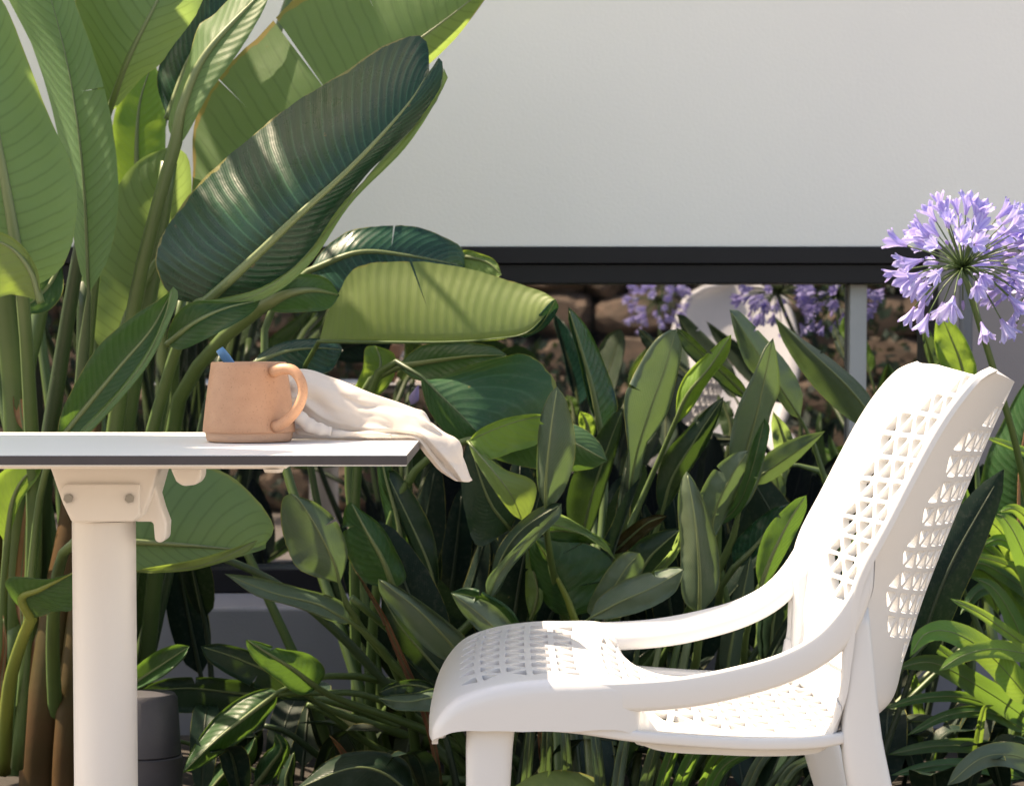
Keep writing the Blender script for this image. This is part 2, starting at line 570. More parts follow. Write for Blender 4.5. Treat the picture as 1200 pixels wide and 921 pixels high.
b.box(-2.58, 0.775, GLASS_Y - 0.012, GLASS_Y - 0.004, 0.40, zt - 0.02)
b.build('glass_pane', M['glass'], wo, smooth=False)
strip_bar.build('mullion', M['alu'], wo, smooth=False, bevel=.002)

# ------------------------------------------------------------------ leaves
LEAVES = 0


def leaf(plant, mat, dep, rib, A, B, cA=0.03, cB=0.03, root=None, pet=None, wav=0.007, n=32, m=8, stem='stem',
         ribmat='rib', r0=0.010, r1=0.006, splits=(), ribw=1.0):
    """a leaf lofted between its midrib and its two margins, all real curves at their own distance"""
    global LEAVES
    LEAVES += 1
    seed = LEAVES * 3.17
    low = plant.name.startswith('bird_of_paradise')
    FOLD = 1.9 if low else 1.2
    roll = (.3 + 1.2 * abs(math.sin(seed))) if low else .5
    if low:
        wav = max(wav, .011)
    d0, d1 = dep[0], dep[-1]
    dm = dep[1] if len(dep) == 3 else 0.5 * (d0 + d1)
    rb = spl(rib, n)
    Aa = spl([rib[0]] + list(A) + [rib[-1]], n)
    Bb = spl([rib[0]] + list(B) + [rib[-1]], n)
    vs, uv = [], []
    cols = 2 * m + 1
    ul = 0
    prev = None
    ribs = []
    for i in range(n + 1):
        t = i / n
        dd = d0 * (1 - t) * (1 - 2 * t) + dm * 4 * t * (1 - t) + d1 * t * (2 * t - 1)
        c = pix(rb[i][0], rb[i][1], dd)
        ribs.append(c)
        if prev is not None:
            ul += np.linalg.norm(c - prev)
        prev = c
        env = max(0.0, math.sin(math.pi * t)) ** 0.6
        for j in range(-m, m + 1):
            w = abs(j) / m
            side, cc = (Aa, cA) if j < 0 else (Bb, cB)
            p = rb[i] + (side[i] - rb[i]) * w
            wv = wav * mnoise.noise(Vector((t * 5.5, (2 if j < 0 else 5) + w * 0.8, seed))) * w
            wv += 0.35 * wav * mnoise.noise(Vector((t * 17, (2 if j < 0 else 5) + w * 1.6, seed))) * w
            d = dd + cc * FOLD * env * w ** 1.5 + wv - (.010 * env * ((w - .8) / .2) ** 2 * np.sign(cc + 1e-6) * roll if w > .8 else 0)
            # a ragged margin
            if w == 1 and 0 < i < n:
                p = p + (rb[i] - side[i]) * 0.02 * mnoise.noise(Vector((t * 24, j, seed)))
            vs.append(pix(p[0], p[1], d))
            uv.append((ul, j / m))
    fs = []
    for i in range(n):
        for j in range(2 * m):
            a = i * cols + j
            fs.append((a, a + 1, a + cols + 1, a + cols))
    if low and not splits and n > 30 and mat != 'dark':
        h_ = abs(math.sin(seed * 7.7))
        if h_ > .45:
            splits = ((.25 + .5 * h_, 'A' if h_ > .7 else 'B', .35 + .3 * abs(math.cos(seed)), .003 + .003 * h_),)
    # splits in the blade: open a wedge along one cross row
    for (t, side, w0, gap) in splits:
        i = int(round(t * n))
        cols_s = range(0, m) if side == 'A' else range(m + 1, 2 * m + 1)
        newid = {}
        ax = np.array(ribs[min(n, i + 1)]) - np.array(ribs[max(0, i - 1)])
        ax /= np.linalg.norm(ax) + 1e-9
        for j in cols_s:
            w = abs(j - m) / m
            if w <= w0:
                continue
            k = (w - w0) / (1 - w0)
            old = vs[i * cols + j]
            newid[i * cols + j] = len(vs)
            vs.append(old + ax * gap * k * 0.5 + np.array([0, -0.006 * k, 0]))
            vs[i * cols + j] = old - ax * gap * k * 0.5
            uv.append(uv[i * cols + j])
        fs = [tuple(newid.get(q, q) for q in f) if (f[0] // cols) >= i else f for f in fs]
    o = mesh_obj('leaf', vs, fs, M[mat], plant, True, uv)
    # petiole and midrib in one tapering stalk
    R0 = np.array(ribs[0])
    tan = np.array(ribs[2]) - R0
    tan /= np.linalg.norm(tan) + 1e-9
    pts, rad = [], []
    if pet is not None:
        P = [pix(*q) for q in pet] + [R0]
        P = spl(P, 10)[:-1]
        pts += list(P)
        rad += list(np.linspace(r0, r1, len(P)))
    elif root is not None:
        root = np.array(root, float)
        L = np.linalg.norm(R0 - root)
        s0 = np.array([0, 0, 1.0]) * L * 0.9
        s1 = tan * L * 0.9
        for k in range(10):
            s = k / 10
            h = (2 * s ** 3 - 3 * s ** 2 + 1) * root + (s ** 3 - 2 * s ** 2 + s) * s0 + (-2 * s ** 3 + 3 * s ** 2) * R0 + (s ** 3 - s ** 2) * s1
            pts.append(h)
        rad += list(np.linspace(r0, r1, 10))
    k1 = len(pts)
    if mat.startswith('reg'):
        ribw = ribw * .55
    pts += [np.array(q) for q in ribs[: n]]
    rad += [max(0.0008, r1 * ribw * (1 - 0.9 * i / n)) for i in range(n)]
    mb = MB()
    mb.tube(pts, rad, 7, flat=0.8)
    st = mb.build('stalk', M[stem], o)
    st.matrix_parent_inverse = Matrix.Identity(4)
    if ribmat not in ('rib', stem):
        st.data.materials.append(M[ribmat])
        for p in st.data.polygons:
            if p.index // 7 >= k1 - 1:
                p.material_index = 1
    else:
        tip = np.clip((np.arange(len(pts)) - k1 + 3) / 9.0, 0, 1) * (1 if ribmat == 'rib' else 0)
        at = st.data.attributes.new('tip', 'FLOAT', 'POINT')
        at.data.foreach_set('value', np.repeat(tip, 7).astype('f'))
    fix_child(st, o)
    return o


def fix_child(st, o):
    # the leaf object sits at its plant's origin offset; vertices are in world space
    st.matrix_parent_inverse = Matrix.Identity(4)


def lance(px, t, wl, wr, e0=0.7, e1=1.0):
    pass


def lancep(rib, wl, wr, e0=0.55, e1=0.8, n=7):
    """margins of a lance shaped blade, wl and wr pixels either side of its midrib"""
    rb = spl(rib, n + 1)
    T = np.gradient(rb, axis=0)
    T /= np.linalg.norm(T, axis=1)[:, None]
    Nn = np.stack([T[:, 1], -T[:, 0]], 1)
    A, B = [], []
    for i in range(1, n + 1):
        t = i / (n + 1)
        k = (t ** e0) * ((1 - t) ** e1)
        k /= ((e0 / (e0 + e1)) ** e0) * ((e1 / (e0 + e1)) ** e1)
        A.append(tuple(rb[i] + Nn[i] * wl * k))
        B.append(tuple(rb[i] - Nn[i] * wr * k))
    return A, B


def lleaf(plant, mat, dep, rib, wl, wr, **kw):
    e0, e1 = kw.pop('e', (0.55, 0.8))
    A, B = lancep(rib, wl, wr, e0, e1)
    return leaf(plant, mat, dep, rib, A, B, **kw)


def blade3(plant, mat, pts, width, side, fold=0.15, n=16, m=3, stem='stem', root=None, r=0.004, e=(0.5, 0.75), droop=0, stalk=True, name='leaf'):
    """a free leaf: midrib points in space, width in metres, side = direction across the blade"""
    global LEAVES
    LEAVES += 1
    seed = LEAVES * 2.3
    P = spl(pts, n)
    T = np.gradient(P, axis=0)
    T /= np.linalg.norm(T, axis=1)[:, None] + 1e-9
    side = np.array(side, float)
    vs, uv = [], []
    e0, e1 = e
    kmax = ((e0 / (e0 + e1)) ** e0) * ((e1 / (e0 + e1)) ** e1)
    L = 0
    for i in range(n + 1):
        t = i / n
        S = side - T[i] * side.dot(T[i])
        S /= np.linalg.norm(S) + 1e-9
        Nn = np.cross(T[i], S)
        k = max(0.02, ((t + 0.001) ** e0) * ((1 - t * 0.999) ** e1) / kmax)
        if i:
            L += np.linalg.norm(P[i] - P[i - 1])
        for j in range(-m, m + 1):
            w = j / m
            wv = 0.05 * width * mnoise.noise(Vector((t * 6, w, seed)))
            vs.append(P[i] + S * w * width * 0.5 * k + Nn * (fold * abs(w) ** 1.4 * width * 0.5 * k + wv * abs(w)))
            uv.append((L, w))
    cols = 2 * m + 1
    fs = [(i * cols + j, i * cols + j + 1, (i + 1) * cols + j + 1, (i + 1) * cols + j) for i in range(n) for j in range(2 * m)]
    o = mesh_obj(name, vs, fs, M[mat], plant, True, uv)
    if stalk:
        pp, rr = [], []
        if root is not None:
            root = np.array(root, float)
            LL = np.linalg.norm(P[0] - root)
            for k in range(8):
                s = k / 8
                pp.append((2 * s ** 3 - 3 * s ** 2 + 1) * root + (s ** 3 - 2 * s ** 2 + s) * np.array([0, 0, LL * .8]) + (-2 * s ** 3 + 3 * s ** 2) * P[0] + (s ** 3 - s ** 2) * T[0] * LL * .8)
                rr.append(r * (1.6 - 0.6 * s))
        pp += list(P[:-1])
        rr += [max(0.0006, r * (1 - 0.9 * i / n)) for i in range(n)]
        mb = MB()
        mb.tube(pp, rr, 6, flat=0.8)
        st = mb.build('stalk', M[stem], o)
        fix_child(st, o)
    return o


# --- the giant bird of paradise at the left
G = thing('giant_bird_of_paradise', 'towering broad leaved plant with split paddle leaves left of the mug', 'plant', (-0.72, 4.12, SOIL_Z))
gx = lambda: (-0.72 + random.uniform(-0.1, 0.1), 4.15 + random.uniform(-0.06, 0.08), SOIL_Z - 0.02)

leaf(G, 'pale', (3.66, 3.62, 3.60), [(26, 342), (14, 260), (-12, 120), (-50, -60)],
     [(-20, 320), (-60, 230), (-110, 60)],
     [(58, 326), (80, 300), (91, 235), (80, 185), (58, 138), (32, 70), (2, 0)], 0.05, 0.08, pet=[(26, 900, 3.98), (40, 640, 3.9), (34, 450, 3.75)], r0=.016, r1=.010)
leaf(G, 'pale', (3.84, 3.80, 3.84), [(104, 345), (97, 200), (78, 70), (40, -70)],
     [(92, 310), (80, 240), (66, 150), (40, 60), (-5, -40)],
     [(128, 300), (139, 235), (132, 150), (112, 70), (74, -30)], 0.12, -0.03, pet=[(50, 890, 4.05), (78, 640, 4.0), (92, 480, 3.9)], r0=.016, r1=.009, stem='stemd', ribw=.35, splits=((0.55, 'B', 0.35, 0.002),))
leaf(G, 'pale', (3.92, 3.85, 3.88), [(126, 136), (150, 70), (185, 0), (215, -60)],
     [(110, 90), (96, 35), (88, -20), (120, -80)],
     [(142, 120), (166, 92), (187, 76), (206, 50), (229, 18), (245, -30)], 0.03, 0.03, pet=[(80, 880, 4.1), (96, 520, 4.05), (118, 260, 3.98)], r1=.006)
leaf(G, 'dark', (3.98, 4.02, 4.06), [(196, 140), (222, 70), (262, 10), (300, -40)],
     [(184, 90), (205, 40), (232, -10), (262, -60)],
     [(214, 110), (246, 60), (300, 10), (330, -20)], 0.02, 0.02)
leaf(G, 'bright', (4.28, 4.28, 4.30), [(163, 245), (160, 180), (164, 120), (180, 70)],
     [(138, 220), (130, 170), (142, 110)], [(188, 230), (194, 170), (192, 110)], 0.0, 0.0, root=gx())
# young rolled leaf with a thick stalk
leaf(G, 'pale', (3.76, 3.74, 3.78), [(206, 168), (216, 120), (244, 60), (316, -18)],
     [(197, 148), (204, 118), (218, 80), (232, 32), (250, 18), (290, -20)],
     [(214, 166), (230, 138), (246, 108), (268, 78), (292, 42), (312, 5)], 0.06, -0.02,
     pet=[(95, 890, 4.0), (128, 560, 3.95), (152, 390, 3.88), (172, 290, 3.82), (195, 205, 3.78)], r0=.019, r1=.010, splits=())
# great back leaf with a brown edge, torn once
leaf(G, 'palebrown', (3.98, 4.00, 4.02), [(222, 262), (300, 190), (400, 108), (500, 40), (590, -30)],
     [(226, 205), (229, 140), (262, 82), (300, 46), (345, 0), (420, -50), (510, -70)],
     [(250, 268), (330, 205), (420, 135), (520, 60)], 0.06, 0.04, root=gx(), wav=0.005, n=36, splits=((0.47, 'A', 0.05, 0.006), (0.3, 'A', 0.6, 0.002), (0.68, 'A', 0.5, 0.003)))
# broad leaf behind, veins across
leaf(G, 'pale', (4.04, 4.02, 4.0), [(148, 420), (160, 340), (178, 250), (205, 170)],
     [(112, 400), (104, 330), (128, 240), (160, 190)],
     [(178, 400), (200, 330), (222, 250), (222, 190)], 0.02, 0.02, root=gx(), r0=.014, r1=.012)
# the big dark leaf
leaf(G, 'dark', (3.62, 3.56, 3.58), [(233, 355), (245, 350), (300, 300), (345, 257), (400, 207), (443, 163), (480, 120), (503, 84)],
     [(205, 350), (186, 325), (183, 297), (197, 263), (233, 217), (290, 163), (345, 121), (400, 86), (445, 56), (475, 44), (495, 42), (502, 58)],
     [(262, 352), (300, 346), (333, 324), (362, 301), (384, 268), (402, 240), (437, 197), (480, 160), (507, 124), (519, 92), (517, 66), (508, 78)],
     0.085, 0.02, pet=[(100, 895, 3.95), (150, 620, 3.9), (200, 430, 3.75), (222, 372, 3.65)], n=46, m=8, r0=.016, r1=.008, wav=0.006)
# its curled-over lower margin
leaf(G, 'olive', (3.60, 3.57, 3.56), [(228, 352), (285, 351), (335, 322), (385, 268), (440, 196), (508, 124), (520, 80)],
     [(262, 349), (310, 335), (358, 300), (402, 238), (470, 168), (515, 105)],
     [(270, 360), (320, 345), (366, 306), (412, 238), (478, 170), (523, 96)], 0.0, 0.0, ribw=0.1)
leaf(G, 'mid', (3.58, 3.55, 3.60), [(196, 404), (225, 380), (262, 362), (305, 352)],
     [(198, 385), (210, 364), (232, 353), (275, 354)],
     [(212, 410), (242, 397), (285, 374), (300, 362)], 0.0, -0.03)
leaf(G, 'mid', (3.78, 3.76, 3.84), [(306, 360), (335, 345), (365, 340), (398, 346)],
     [(312, 345), (333, 326), (362, 321), (385, 328)],
     [(325, 366), (355, 366), (385, 362)], 0.0, 0.02, pet=[(160, 895, 4.15), (200, 520, 4.0), (232, 430, 3.9), (275, 384, 3.82)], r0=.015, r1=.011, stem='stem')
# leaf crossing low behind the table, edge rolled
leaf(G, 'mid', (3.58, 3.56, 3.54), [(66, 520), (100, 478), (140, 430), (178, 385), (202, 340)],
     [(74, 478), (112, 410), (150, 335 + 40), (186, 325 + 26)],
     [(92, 512), (130, 472), (168, 425), (194, 375)], -0.02, -0.01, pet=[(20, 900, 3.8), (40, 640, 3.7), (52, 560, 3.62)], r1=.005)
leaf(G, 'pale', (3.56, 3.535, 3.52), [(90, 512), (133, 468), (168, 425), (190, 380), (203, 336)],
     [(98, 500), (138, 458), (172, 412), (194, 366), (198, 344)],
     [(100, 512), (140, 470), (176, 424), (200, 374), (209, 346)], 0.01, -0.01, ribw=0.1)
# drooping young leaf at the left edge
leaf(G, 'olive', (3.60, 3.58, 3.56), [(48, 355), (36, 318), (12, 290), (-25, 276)],
     [(44, 318), (26, 288), (0, 272)], [(36, 350), (14, 345), (-15, 345)], 0.0, 0.02)
leaf(G, 'mid', (3.84, 3.82, 3.80), [(72, 300), (60, 330), (40, 352), (20, 362)],
     [(60, 310), (44, 330), (30, 345)], [(74, 340), (60, 362), (40, 368)], 0.0, 0.0)
# leaf under the table, right of the leg
leaf(G, 'pale', (3.50, 3.52, 3.60), [(92, 632), (160, 635), (220, 639), (290, 644), (312, 636)],
     [(110, 585), (165, 545), (215, 541), (262, 553), (298, 582), (317, 608), (321, 622)],
     [(120, 660), (165, 669), (205, 668), (255, 659), (295, 648), (312, 642)], 0.06, -0.02, pet=[(70, 900, 3.95), (62, 760, 3.8), (70, 660, 3.58)], m=7, r0=.013, r1=.008)
leaf(G, 'olive', (3.50, 3.49, 3.54), [(150, 670), (200, 668), (250, 658), (303, 632)],
     [(180, 664), (230, 655), (280, 640)], [(180, 671), (230, 667), (285, 650)], 0.0, 0.0, ribw=0.1)
leaf(G, 'mid', (3.62, 3.56, 3.50), [(37, 724), (26, 700), (48, 690), (88, 670)],
     [(17, 705), (6, 685), (12, 676), (30, 676), (58, 678)],
     [(48, 722), (66, 716), (86, 712)], -0.01, 0.0, pet=[(4, 905, 3.85), (10, 810, 3.75), (24, 755, 3.66)], stem='stemy', r0=.012, r1=.009)
leaf(G, 'bright', (3.9, 3.86, 3.82), [(8, 640), (14, 590), (28, 560), (50, 545)],
     [(-12, 600), (-5, 560), (20, 545)], [(16, 612), (26, 585), (44, 560)], 0.0, 0.0, root=(-0.80, 4.0, SOIL_Z))
# the stalks that stand between the leaves
for (pts, r0, r1, mt) in [
    ([(40, 880, 4.10), (48, 700, 4.08), (52, 560, 4.04), (72, 420, 4.0), (92, 300, 3.95), (110, 200, 3.92)], .020, .009, 'stemd'),
    ([(8, 880, 4.05), (16, 700, 4.0), (18, 500, 3.95), (6, 360, 3.9), (-8, 250, 3.86)], .022, .016, 'stem'),
    ([(62, 885, 4.16), (58, 650, 4.14), (30, 470, 4.1), (44, 380, 4.1), (62, 300, 4.1)], .020, .012, 'stem'),
    ([(80, 885, 4.18), (92, 650, 4.16), (98, 500, 4.12), (100, 330, 4.1)], .018, .013, 'stemd'),
    ([(110, 890, 4.12), (128, 650, 4.1), (150, 480, 4.05), (182, 300, 4.0), (198, 190, 3.98)], .019, .013, 'stem'),
    ([(120, 895, 4.2), (165, 620, 4.2), (190, 480, 4.2), (214, 350, 4.16)], .014, .007, 'stem'),
    ([(135, 895, 4.24), (198, 620, 4.24), (204, 480, 4.24), (206, 400, 4.2)], .012, .007, 'stem'),
    ([(150, 895, 4.2), (215, 600, 4.2), (240, 480, 4.2), (262, 410, 4.2)], .009, .005, 'stemd'),
    ([(22, 885, 4.0), (30, 720, 4.02), (40, 600, 4.0), (36, 520, 4.0)], .016, .010, 'stemy'),
]:
    mb = MB()
    P = spl([pix(*q) for q in [(pts[0][0], 968, pts[0][2])] + pts], 22)
    mb.tube(P, np.linspace(r0, r1, 23), 12, flat=0.75)
    mb.build('stalk', M[mt], G)
for (pts, r0, r1, mt) in [
    ([(48, 890, 3.90), (56, 800, 3.90), (68, 700, 3.91), (84, 600, 3.93), (88, 480, 3.98)], .036, .012, 'sheath'),
    ([(12, 895, 3.99), (14, 800, 4.0), (22, 700, 4.02), (26, 560, 4.04)], .028, .020, 'stem'),
    ([(78, 897, 3.87), (82, 820, 3.88), (94, 700, 3.9), (106, 600, 3.94), (112, 480, 3.98)], .024, .010, 'sheath'),
    ([(118, 895, 4.06), (120, 800, 4.06), (124, 700, 4.07)], .026, .018, 'sheath'),
    ([(-14, 895, 4.05), (-10, 700, 4.05), (-6, 560, 4.06)], .03, .02, 'sheath'),
]:
    mb = MB()
    P = spl([pix(*q) for q in [(pts[0][0], 968, pts[0][2])] + pts], 16)
    mb.tube(P, np.linspace(r0, r1, 17), 14, flat=0.8)
    mb.build('leaf_sheath', M[mt], G)
for rib, w in [([(40, 880), (38, 800), (46, 720), (54, 690)], 5), ([(66, 890), (72, 830), (82, 770), (92, 740)], 6),
               ([(26, 740), (24, 690), (30, 620), (34, 570)], 7), ([(28, 505), (24, 480), (23, 455), (25, 430)], 8),
               ([(80, 640), (88, 610), (94, 580), (98, 560)], 6), ([(4, 870), (2, 800), (6, 760), (4, 720)], 5)]:
    A, B = lancep(rib, w, w * 0.6)
    leaf(G, 'dark', (3.93, 3.93), rib, A, B, 0.0, 0.0, ribw=0.3).data.materials[0] = M['dry']

# unseen crown above the frame: it shades the bed and the left of the table
for (x, y, z, dx, dy, dz, w) in [(-1.78, 3.02, 1.84, 0.70, 0.02, 0.10, .40), (-1.78, 3.32, 1.90, 0.72, 0.02, 0.10, .40)]:
    p0 = np.array([x, y, z])
    d = np.array([dx, dy, dz])
    pts = [p0, p0 + d * 0.5 + np.array([0, 0, .05]), p0 + d + np.array([dx * .2, dy * .2, -0.08])]
    blade3(G, 'pale', pts, w, (d[1] + .35, -d[0] - .3, 0.5), fold=0.25, n=18, m=4, root=gx(), r=.009, e=(.35, .5))
# unseen leaf pieces added to block the sun in patches: (x, y) where the light they stop would meet the ground, their width and length
for (qx, qy, w, L, z) in [(-.035, 3.40, .17, .24, 1.95), (.135, 3.34, .15, .24, 1.90), (.304, 3.34, .055, .24, 1.90), (.51, 3.31, .29, .26, 1.92),
                          (.225, 3.60, .18, .20, 2.0), (.32, 3.81, .12, .13, 2.05), (.56, 3.81, .16, .13, 2.0), (-.30, 3.40, .2, .3, 1.9),
                          (.0, 3.72, .12, .25, 2.1), (.80, 3.62, .10, .3, 1.95), (1.02, 3.85, .09, .3, 2.0)]:
    c0 = np.array([qx - .63 * z, qy + .20 * z, z])
    blade3(G, 'pale', [c0 + (0.01, L * .55, .02), c0 + (0, 0, .03), c0 + (-.01, -L * .55, -.02)], w, (1, 0, .25), fold=.15, n=16, m=4, root=gx(), r=.006, e=(.18, .22))

# --- broad leaved plant in the middle, behind the table end
H = thing('broad_leaved_plant', 'plant with a sunlit folded olive leaf arching right of the mug', 'plant', pix(440, 905, 4.02))
H.location.z = SOIL_Z
hroot = lambda: (H.location.x + random.uniform(-.07, .07), H.location.y + random.uniform(-.06, .06), SOIL_Z - .02)
leaf(H, 'dark', (4.14, 4.12, 4.16), [(362, 318), (420, 296), (480, 300), (545, 312)],
     [(376, 296), (394, 280), (420, 268), (482, 265), (525, 280), (542, 292)],
     [(380, 340), (430, 346), (500, 345), (540, 332)], 0.03, -0.02, root=hroot(), splits=((0.52, 'A', 0.2, 0.003),))
leaf(H, 'olive', (4.18, 4.16, 4.14), [(532, 300), (552, 302), (572, 308), (588, 322)],
     [(545, 293), (562, 297), (580, 305)], [(545, 318), (565, 324), (580, 326)], 0, 0)
leaf(H, 'olive', (3.86, 3.81, 3.77), [(374, 400), (440, 401), (520, 401), (580, 397), (620, 388), (652, 352)],
     [(382, 372), (396, 344), (412, 318), (430, 309), (465, 307), (500, 307), (550, 315), (600, 330), (636, 342)],
     [(400, 402), (470, 403), (540, 401), (600, 395), (640, 372)], 0.045, 0.10,
     pet=[(450, 905, 4.05), (395, 700, 4.05), (352, 470, 3.98), (364, 420, 3.90)], n=44, m=9, r1=.004, stem='stemd', ribmat='stem',
     splits=((0.47, 'A', 0.45, 0.004),), wav=0.005)
leaf(H, 'dark', (3.85, 3.79, 3.75), [(608, 394), (626, 388), (640, 372), (651, 351)],
     [(612, 385), (630, 370), (645, 354)], [(618, 395), (640, 383), (654, 362)], -.01, 0.02, ribw=0.2)
leaf(H, 'dark', (3.92, 3.94, 3.98), [(292, 428), (335, 412), (372, 408), (402, 410)],
     [(308, 412), (335, 400), (372, 396), (395, 400)], [(312, 440), (345, 442), (385, 436)], 0.02, 0, root=hroot(), r1=.004)
leaf(H, 'mid', (3.98, 3.94, 3.92), [(466, 430), (505, 424), (550, 418), (594, 416)],
     [(480, 414), (500, 403), (535, 400), (575, 405)], [(490, 446), (530, 446), (575, 430)], 0.02, -.02, root=hroot())
leaf(H, 'mid', (3.80, 3.78, 3.76), [(494, 441), (516, 463), (540, 486), (559, 506)],
     [(506, 446), (545, 430), (590, 418), (616, 415), (638, 430), (653, 455), (640, 484), (608, 500), (575, 507)],
     [(494, 452), (502, 480), (520, 504), (541, 518), (552, 514)], 0.06, 0.05, root=hroot(), n=36, m=8, ribmat='stemd', ribw=.5)
leaf(H, 'mid', (3.74, 3.70, 3.72), [(548, 516), (590, 512), (640, 505), (712, 540)],
     [(566, 503), (598, 490), (634, 486), (680, 500), (702, 518)],
     [(572, 534), (605, 545), (650, 552), (690, 550)], 0.04, 0.03, root=hroot())
leaf(H, 'bright', (3.70, 3.66, 3.66), [(550, 516), (582, 502), (612, 492), (640, 487)],
     [(562, 503), (592, 490), (625, 485)], [(570, 538), (600, 530), (632, 518)], 0.0, 0.0, ribw=.2)
leaf(H, 'olive', (3.70, 3.66, 3.70), [(548, 517), (575, 548), (598, 578), (612, 610)],
     [(566, 530), (592, 550), (620, 560), (629, 574), (622, 600)], [(556, 538), (576, 570), (598, 600)], 0.0, 0.02, ribw=.4)
# long blade hanging behind the napkin
lleaf(H, 'mid', (3.86, 3.84, 3.82), [(470, 690), (468, 620), (452, 560), (444, 520)], 14, 16, root=hroot())
leaf(H, 'regdark', (3.84, 3.80, 3.80), [(598, 620), (575, 590), (558, 545), (552, 518)],
     [(610, 590), (592, 552), (566, 525)], [(560, 640), (545, 600), (540, 555), (545, 525)], .01, .01, root=hroot())
leaf(H, 'bright', (4.05, 4.03, 4.05), [(430, 470), (440, 450), (446, 425), (440, 405)],
     [(415, 460), (425, 432), (428, 408)], [(448, 460), (462, 440), (462, 415)], 0, 0, root=hroot())
mb = MB()
mb.tube(spl([pix(452, 880, 4.15), pix(478, 640, 4.1), pix(480, 500, 4.05), pix(485, 455, 4.02)], 14), np.linspace(.006, .004, 15), 8)
bud_st = mb.build('flower_stalk', M['stemd'], H)
mb = MB()
mb.tube(spl([pix(482, 474, 4.0), pix(486, 464, 4.0), pix(490, 452, 4.0)], 6), [.001, .006, .008, .007, .005, .003, .001], 8)
mb.build('purple_bud', M['petal'], H)

# --- low clump of grey-green paddle leaves left of the chair
C1 = thing('bird_of_paradise', 'clump of low slanting paddle leaves left of the chair seat', 'plant', pix(530, 910, 3.9), 'bird of paradise clumps in the bed')
C1.location.z = SOIL_Z
c1 = lambda: (C1.location.x + random.uniform(-.08, .10), C1.location.y + random.uniform(-.1, .1), SOIL_Z - .02)
leaf(C1, 'reg', (3.64, 3.60, 3.58), [(398, 684), (392, 660), (372, 620), (352, 588), (341, 578)],
     [(352, 668), (336, 640), (329, 610), (331, 585)], [(405, 664), (407, 642), (394, 610), (372, 590), (352, 582)], 0.02, 0.02, root=c1(), r1=.005)
leaf(C1, 'mid', (3.70, 3.66, 3.64), [(462, 690), (448, 655), (428, 620), (411, 588)],
     [(425, 680), (405, 645), (402, 610), (405, 594)], [(476, 676), (464, 645), (446, 615), (424, 598)], 0.03, 0.02, root=c1(), r1=.005)
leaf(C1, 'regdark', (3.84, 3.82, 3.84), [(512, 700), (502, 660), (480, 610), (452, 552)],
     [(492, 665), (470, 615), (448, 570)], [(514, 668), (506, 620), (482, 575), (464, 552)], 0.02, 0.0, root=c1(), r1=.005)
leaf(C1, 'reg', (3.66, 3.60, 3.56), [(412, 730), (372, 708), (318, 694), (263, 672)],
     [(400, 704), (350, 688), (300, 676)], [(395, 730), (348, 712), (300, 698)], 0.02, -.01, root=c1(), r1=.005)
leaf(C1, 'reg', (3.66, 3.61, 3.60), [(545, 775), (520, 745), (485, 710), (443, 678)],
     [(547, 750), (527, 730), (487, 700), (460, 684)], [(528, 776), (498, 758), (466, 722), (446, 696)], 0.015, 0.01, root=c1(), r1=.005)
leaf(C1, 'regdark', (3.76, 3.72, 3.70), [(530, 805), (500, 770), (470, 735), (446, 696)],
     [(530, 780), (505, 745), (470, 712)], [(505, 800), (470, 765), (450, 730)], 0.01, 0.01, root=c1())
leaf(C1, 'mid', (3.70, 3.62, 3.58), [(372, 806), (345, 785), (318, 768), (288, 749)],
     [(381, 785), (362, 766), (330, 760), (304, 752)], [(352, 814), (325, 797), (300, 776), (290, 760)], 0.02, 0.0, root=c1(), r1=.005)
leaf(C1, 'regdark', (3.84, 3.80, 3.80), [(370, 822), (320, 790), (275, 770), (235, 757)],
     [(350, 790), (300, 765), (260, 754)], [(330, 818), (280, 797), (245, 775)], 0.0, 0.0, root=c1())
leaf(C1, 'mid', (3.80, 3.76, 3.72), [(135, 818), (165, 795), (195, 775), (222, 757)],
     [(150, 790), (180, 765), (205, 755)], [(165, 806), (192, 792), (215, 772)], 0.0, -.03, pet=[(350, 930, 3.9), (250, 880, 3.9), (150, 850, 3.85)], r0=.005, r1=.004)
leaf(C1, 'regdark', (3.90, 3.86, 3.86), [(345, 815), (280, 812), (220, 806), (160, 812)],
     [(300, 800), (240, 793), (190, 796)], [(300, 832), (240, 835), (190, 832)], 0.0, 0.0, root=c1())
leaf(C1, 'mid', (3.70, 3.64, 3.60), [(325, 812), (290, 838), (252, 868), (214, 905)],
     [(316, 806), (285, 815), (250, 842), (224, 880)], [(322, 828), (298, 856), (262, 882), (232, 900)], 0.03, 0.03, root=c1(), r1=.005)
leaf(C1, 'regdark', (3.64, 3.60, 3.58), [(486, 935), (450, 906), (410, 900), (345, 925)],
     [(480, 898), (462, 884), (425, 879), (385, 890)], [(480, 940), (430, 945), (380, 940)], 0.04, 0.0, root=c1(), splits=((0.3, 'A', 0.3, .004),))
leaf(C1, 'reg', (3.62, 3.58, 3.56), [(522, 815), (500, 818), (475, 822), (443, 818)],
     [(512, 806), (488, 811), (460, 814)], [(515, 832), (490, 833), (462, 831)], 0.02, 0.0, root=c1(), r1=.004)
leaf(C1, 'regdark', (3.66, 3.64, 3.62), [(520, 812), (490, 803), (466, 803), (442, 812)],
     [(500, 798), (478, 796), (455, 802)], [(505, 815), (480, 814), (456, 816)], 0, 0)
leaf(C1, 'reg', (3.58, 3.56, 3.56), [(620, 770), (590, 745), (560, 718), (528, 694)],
     [(605, 738), (580, 710), (552, 698)], [(590, 762), (560, 738), (540, 716)], 0.01, 0.01, root=c1(), r1=.004)
